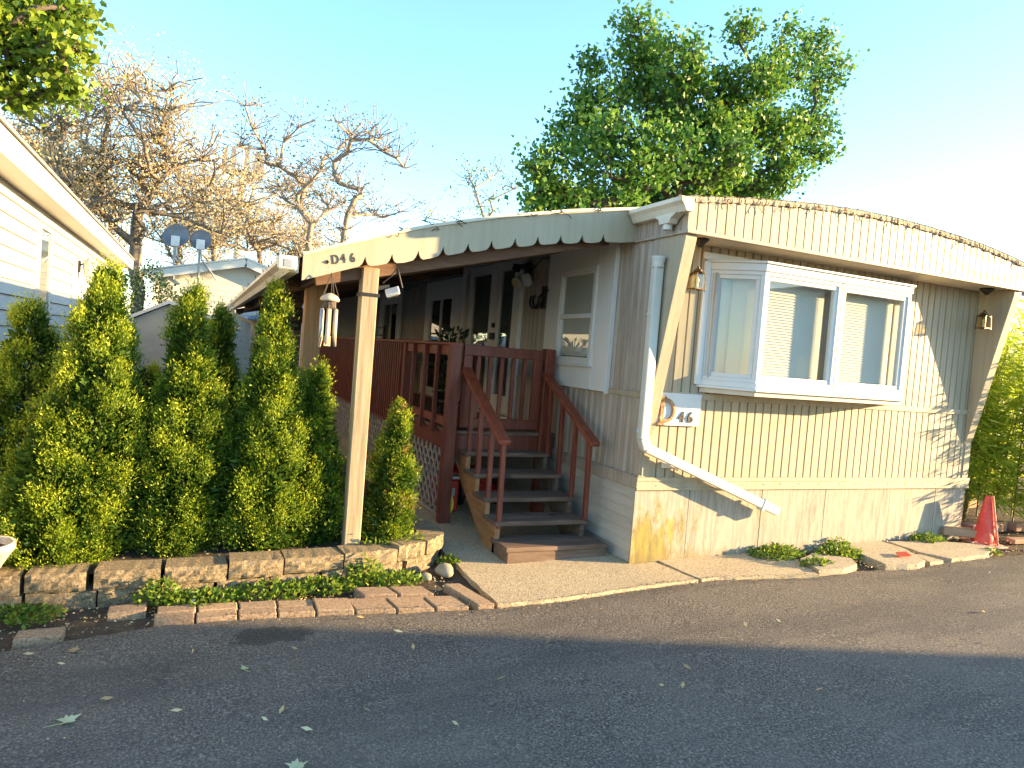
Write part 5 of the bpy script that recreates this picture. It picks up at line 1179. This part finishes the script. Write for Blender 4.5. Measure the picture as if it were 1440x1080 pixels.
def tree(name, label, cat, base, ttop, clumps, nper, leaf, rt, bark, group='trees behind the homes', lsize=.12, nleaf=12, spread=.35, seg=.5, twigs=0, tw_len=.5, wob=.12, rmin=.010, vals=(.1, .9), up=.0, pw=2.3, bias=.35):
    """clumps: list of (centre xyz, radii xyz)"""
    t = thing(name, tuple(base), label, cat, group); T = []
    for c, rr in clumps:
        k = max(2, int(nper*np.prod(np.array(rr)[:2])**.9)); q = rng.normal(size=(k, 3)); q /= np.linalg.norm(q, axis=1, keepdims=True); q *= rng.uniform(.15, 1, (k, 1))**.5
        T.append(np.array(c)+q*np.array(rr))
    T = np.concatenate(T); nodes, par = grow(base, ttop, T, seg, wob, bias)
    if twigs:
        k0 = len(nodes); cand = rng.integers(int(k0*.12), k0, twigs); extra = []; ep = []
        cur = k0
        for c in cand:
            d = rng.normal(size=3); d[2] = abs(d[2])*.8+.15; d /= np.linalg.norm(d); L = tw_len*rng.uniform(.4, 1.4); p = nodes[c]; pr0 = c
            for s_ in range(3):
                p = p+d*L/3; d = d+rng.normal(0, .28, 3); d /= np.linalg.norm(d); extra.append(p); ep.append(pr0); pr0 = cur; cur += 1
        nodes = np.concatenate([nodes, extra]); par = np.concatenate([par, ep])
    branches('trunk', nodes, par, rt, bark, t, rmin, pw)
    if nleaf:
        tips = np.concatenate([T, nodes[len(nodes)-3*twigs:][2::3]]) if twigs else T
        tips = np.repeat(tips, nleaf, 0); n = len(tips); P = tips+rng.normal(0, spread, (n, 3))*np.array([1, 1, .75])
        cvv = np.repeat(rng.uniform(*vals, len(tips)//nleaf), nleaf)
        Dd = rng.normal(size=(n, 3)); Dd[:, 2] -= .3; leaves_mesh('crown', P, Dd, rng.uniform(.7, 1.3, n)*lsize, rng.uniform(.55, .95, n)*lsize, cvv*.6+.4*rng.uniform(0, 1, n), leaf, t)
    return t
def px_clumps(lst, D, dz=1.2, k=1.0):
    out = []
    for cx, cy, rx, ry in lst:
        c = at(cx, cy, 1, D+rnd.uniform(-dz, dz)); s_ = float(R[2]@(c-CAM))/FP
        out.append((c, (rx*s_*k, max(rx*s_*k*.8, .5), ry*s_*k)))
    return out
MY = 10.5
mc = px_clumps([(903, 42, 34, 40), (900, 110, 50, 45), (850, 150, 50, 38), (800, 195, 30, 30), (775, 235, 38, 26), (785, 282, 52, 28), (868, 228, 70, 58), (962, 90, 42, 44), (985, 140, 60, 50), (1042, 42, 20, 16), (1058, 118, 46, 40), (1108, 82, 42, 46), (1148, 62, 28, 34), (1164, 112, 32, 36), (1142, 172, 38, 28), (1080, 190, 60, 40), (1000, 210, 70, 50), (1092, 242, 38, 28), (940, 275, 90, 40), (1040, 262, 60, 30), (930, 150, 40, 45), (935, 210, 45, 40), (1030, 150, 36, 36), (925, 70, 16, 22), (850, 292, 60, 30), (1150, 215, 18, 12), (835, 90, 14, 10)], MY, 1.1)
mb_ = at(965, 300, 1, MY)
tree('maple_tree', 'large leafy green maple rising behind the roof of the cream home', 'tree', (mb_[0], MY, .2), (mb_[0]-.05, MY, 5.3), mc, 56, l_maple, .17, m_bark, lsize=.135, nleaf=36, spread=.20, seg=.45, vals=(.05, .95), rmin=.006)
# bright branches of a nearer tree at the top left
gc = px_clumps([(20, 25, 45, 40), (80, 20, 40, 30), (40, 80, 50, 40), (95, 75, 26, 30), (90, 125, 26, 24), (20, 130, 22, 20), (-60, 40, 70, 90), (-150, 100, 90, 120), (115, 15, 16, 12)], 9.5, .6)
tb_ = at(-150, 250, 1, 9.5)
tree('linden_tree', 'bright yellow green leafy branches reaching in at the top left corner', 'tree', (tb_[0], 9.5, 0), (tb_[0]+.2, 9.5, 5.2), gc, 90, l_lime, .18, m_bark, lsize=.13, nleaf=24, spread=.17, vals=(.2, 1), rmin=.006)
# big yellowing tree
TY = 21
yc_ = px_clumps([(190, 190, 70, 75), (140, 150, 45, 45), (120, 230, 50, 50), (250, 200, 45, 45), (215, 120, 30, 35), (285, 250, 38, 40), (180, 280, 60, 45), (240, 290, 50, 40), (100, 290, 55, 40), (300, 300, 30, 30), (60, 170, 40, 26)], TY, 1.5)
yb = at(198, 430, 1, TY)
tree('sycamore_tree', 'large yellowing tree with dark trunk left of the satellite dishes', 'tree', (yb[0], TY, .2), tuple(at(195, 290, 1, TY)), yc_, 16, l_yel, .20, m_barks, lsize=.078, nleaf=18, spread=.42, twigs=750, tw_len=1.0, seg=.6, wob=.2, rmin=.006, vals=(.2, 1))
y2 = at(60, 330, 1, 27)
tree('sycamore_tree', 'yellow leaved tree showing above the eave of the left neighbour', 'tree', (y2[0], 27, .2), tuple(at(90, 290, 1, 27)), px_clumps([(30, 210, 45, 40), (80, 200, 50, 45), (110, 280, 50, 50), (40, 260, 40, 40), (150, 320, 40, 40)], 27, 1.5), 14, l_yel, .2, m_barks, lsize=.09, nleaf=16, spread=.42, twigs=600, tw_len=.9, seg=.6, wob=.2, rmin=.007, vals=(.2, 1))
# bare limbed trees
b1 = at(440, 420, 1, 24)
tree('bare_tree', 'nearly bare pale limbed tree just right of the cell tower', 'tree', (b1[0], 24, .2), tuple(at(440, 320, 1, 24)), px_clumps([(350, 160, 14, 28), (400, 190, 22, 45), (375, 230, 25, 30), (440, 230, 24, 40), (480, 180, 18, 30), (415, 270, 40, 30), (470, 280, 30, 25), (340, 200, 10, 12)], 24, 1), 8, l_sparse, .13, m_barkl, lsize=.10, nleaf=3, spread=.3, twigs=420, tw_len=1.0, seg=.6, wob=.28, rmin=.005, vals=(.1, 1))
b2 = at(483, 420, 1, 20)
tree('bare_tree', 'forked bare tree with pale limbs above the awning numbers', 'tree', (b2[0], 20, .2), tuple(at(484, 322, 1, 20)), px_clumps([(500, 210, 16, 30), (545, 200, 26, 22), (560, 240, 20, 20), (520, 270, 30, 22), (545, 300, 26, 14), (470, 250, 18, 30)], 20, .8), 8, l_sparse, .12, m_barkl, lsize=.08, nleaf=3, spread=.25, twigs=260, tw_len=.9, seg=.5, wob=.28, rmin=.005, vals=(.1, .9))
b3 = at(678, 400, 1, 17)
tree('bare_tree', 'thin sparsely leaved tree above the middle of the awning', 'tree', (b3[0], 17, .2), tuple(at(678, 310, 1, 17)), px_clumps([(665, 258, 18, 16), (700, 250, 16, 22), (680, 285, 28, 14), (612, 300, 14, 14), (720, 265, 12, 10)], 17, .6), 14, l_maple, .06, m_barkl, lsize=.08, nleaf=7, spread=.14, twigs=90, tw_len=.6, seg=.4, wob=.25, rmin=.004, vals=(.3, 1))
for i, (cx_2, cy_2, lab) in enumerate(((300, 330, 'thin twiggy tree behind the satellite dishes'), (365, 330, 'pale twiggy tree behind the gable of the background house'), (255, 330, 'tangled pale tree between the dishes and the big yellow tree'), (420, 345, 'low twiggy tree behind the awning gutter'))):
    bb_ = at(cx_2, 430, 1, 34+i*2)
    tree('bare_tree', lab, 'tree', (bb_[0], 34+i*2, .2), tuple(at(cx_2, cy_2+20, 1, 34+i*2)), px_clumps([(cx_2, cy_2-40, 40, 40), (cx_2-20, cy_2, 40, 35), (cx_2+25, cy_2, 40, 35), (cx_2, cy_2-75, 20, 20)], 34+i*2, 2), 4, l_yel, .15, m_barkl, lsize=.10, nleaf=8, spread=.5, twigs=500, tw_len=1.3, seg=.9, wob=.25, rmin=.008, vals=(.2, 1))
# hedges and far greenery
def bush(x, y, z, rx, ry, rz, n, ls, m, label, name='bush', grp='bushes in the background'):
    t = thing(name, (x, y, gz(x, y)), label, 'bush', grp)
    q = rng.normal(size=(n, 3)); q /= np.linalg.norm(q, axis=1, keepdims=True); k = 1+.12*np.sin(q[:, 0]*7+1)+.12*np.sin(q[:, 1]*9+q[:, 2]*6); q2 = q*(k*rng.uniform(.55, 1, n)**.4)[:, None]
    P = np.array([x, y, z])+q2*np.array([rx, ry, rz]); leaves_mesh('foliage', P, q+rng.normal(0, .6, (n, 3)), rng.uniform(.6, 1.3, n)*ls, rng.uniform(.4, .8, n)*ls, rng.uniform(0, 1, n), m, t)
    mb = MB(); mb.tube([(x, y, gz(x, y)-.1), (x, y, z)], .04, 6); mb.build('trunk', m_bark, t); return t
c = at(205, 425, 1, 14); bush(c[0], 14, 1.6, .9, .8, 1.35, 5000, .07, l_hedge, 'dark evergreen bush at the foot of the big yellowing tree')
c = at(480, 425, 1, 27); bush(c[0], 27, 2.6, 1.8, 1.5, 3.0, 5000, .16, l_lime, 'lime green bush seen under the awning past the wind chime')
bush(7.2, 2.4, 1.2, 1.2, .9, 1.3, 5000, .08, l_bamb, 'pale green shrub behind the bamboo at the right edge')

# plants in pots on the deck
def porch_plant(x, y, label):
    t = thing('potted_plant', (x, y, DZ), label, 'plant', 'potted plants on the deck')
    mb = MB(); mb.lathe((x, y, DZ), [(.08, 0), (.11, .16), (.12, .17), (.12, .19), (.10, .19)], 18); mb.build('pot', m_blkp, t, smooth=True)
    n = 160; z = rng.uniform(.2, .95, n); a = rng.uniform(0, 6.28, n); P = np.stack([x+.05*z*np.cos(a)*2, y+.1*z*np.sin(a), DZ+z], 1)
    leaves_mesh('leaves', P, np.stack([np.cos(a), np.sin(a), np.full(n, .7)], 1), .09, .03, rng.uniform(0, .6, n), l_hedge, t)
    mb = MB()
    for k in range(4): mb.tube([(x, y, DZ+.15), (x+rnd.uniform(-.06, .06), y+rnd.uniform(-.1, .1), DZ+rnd.uniform(.7, 1.0))], .006, 5)
    mb.build('stem', m_bark, t); return t
porch_plant(-.35, 4.0, 'tall thin dark plant in a black pot by the sliding window')
porch_plant(-.75, 2.5, 'small dark plant in a black pot behind the corner deck post')
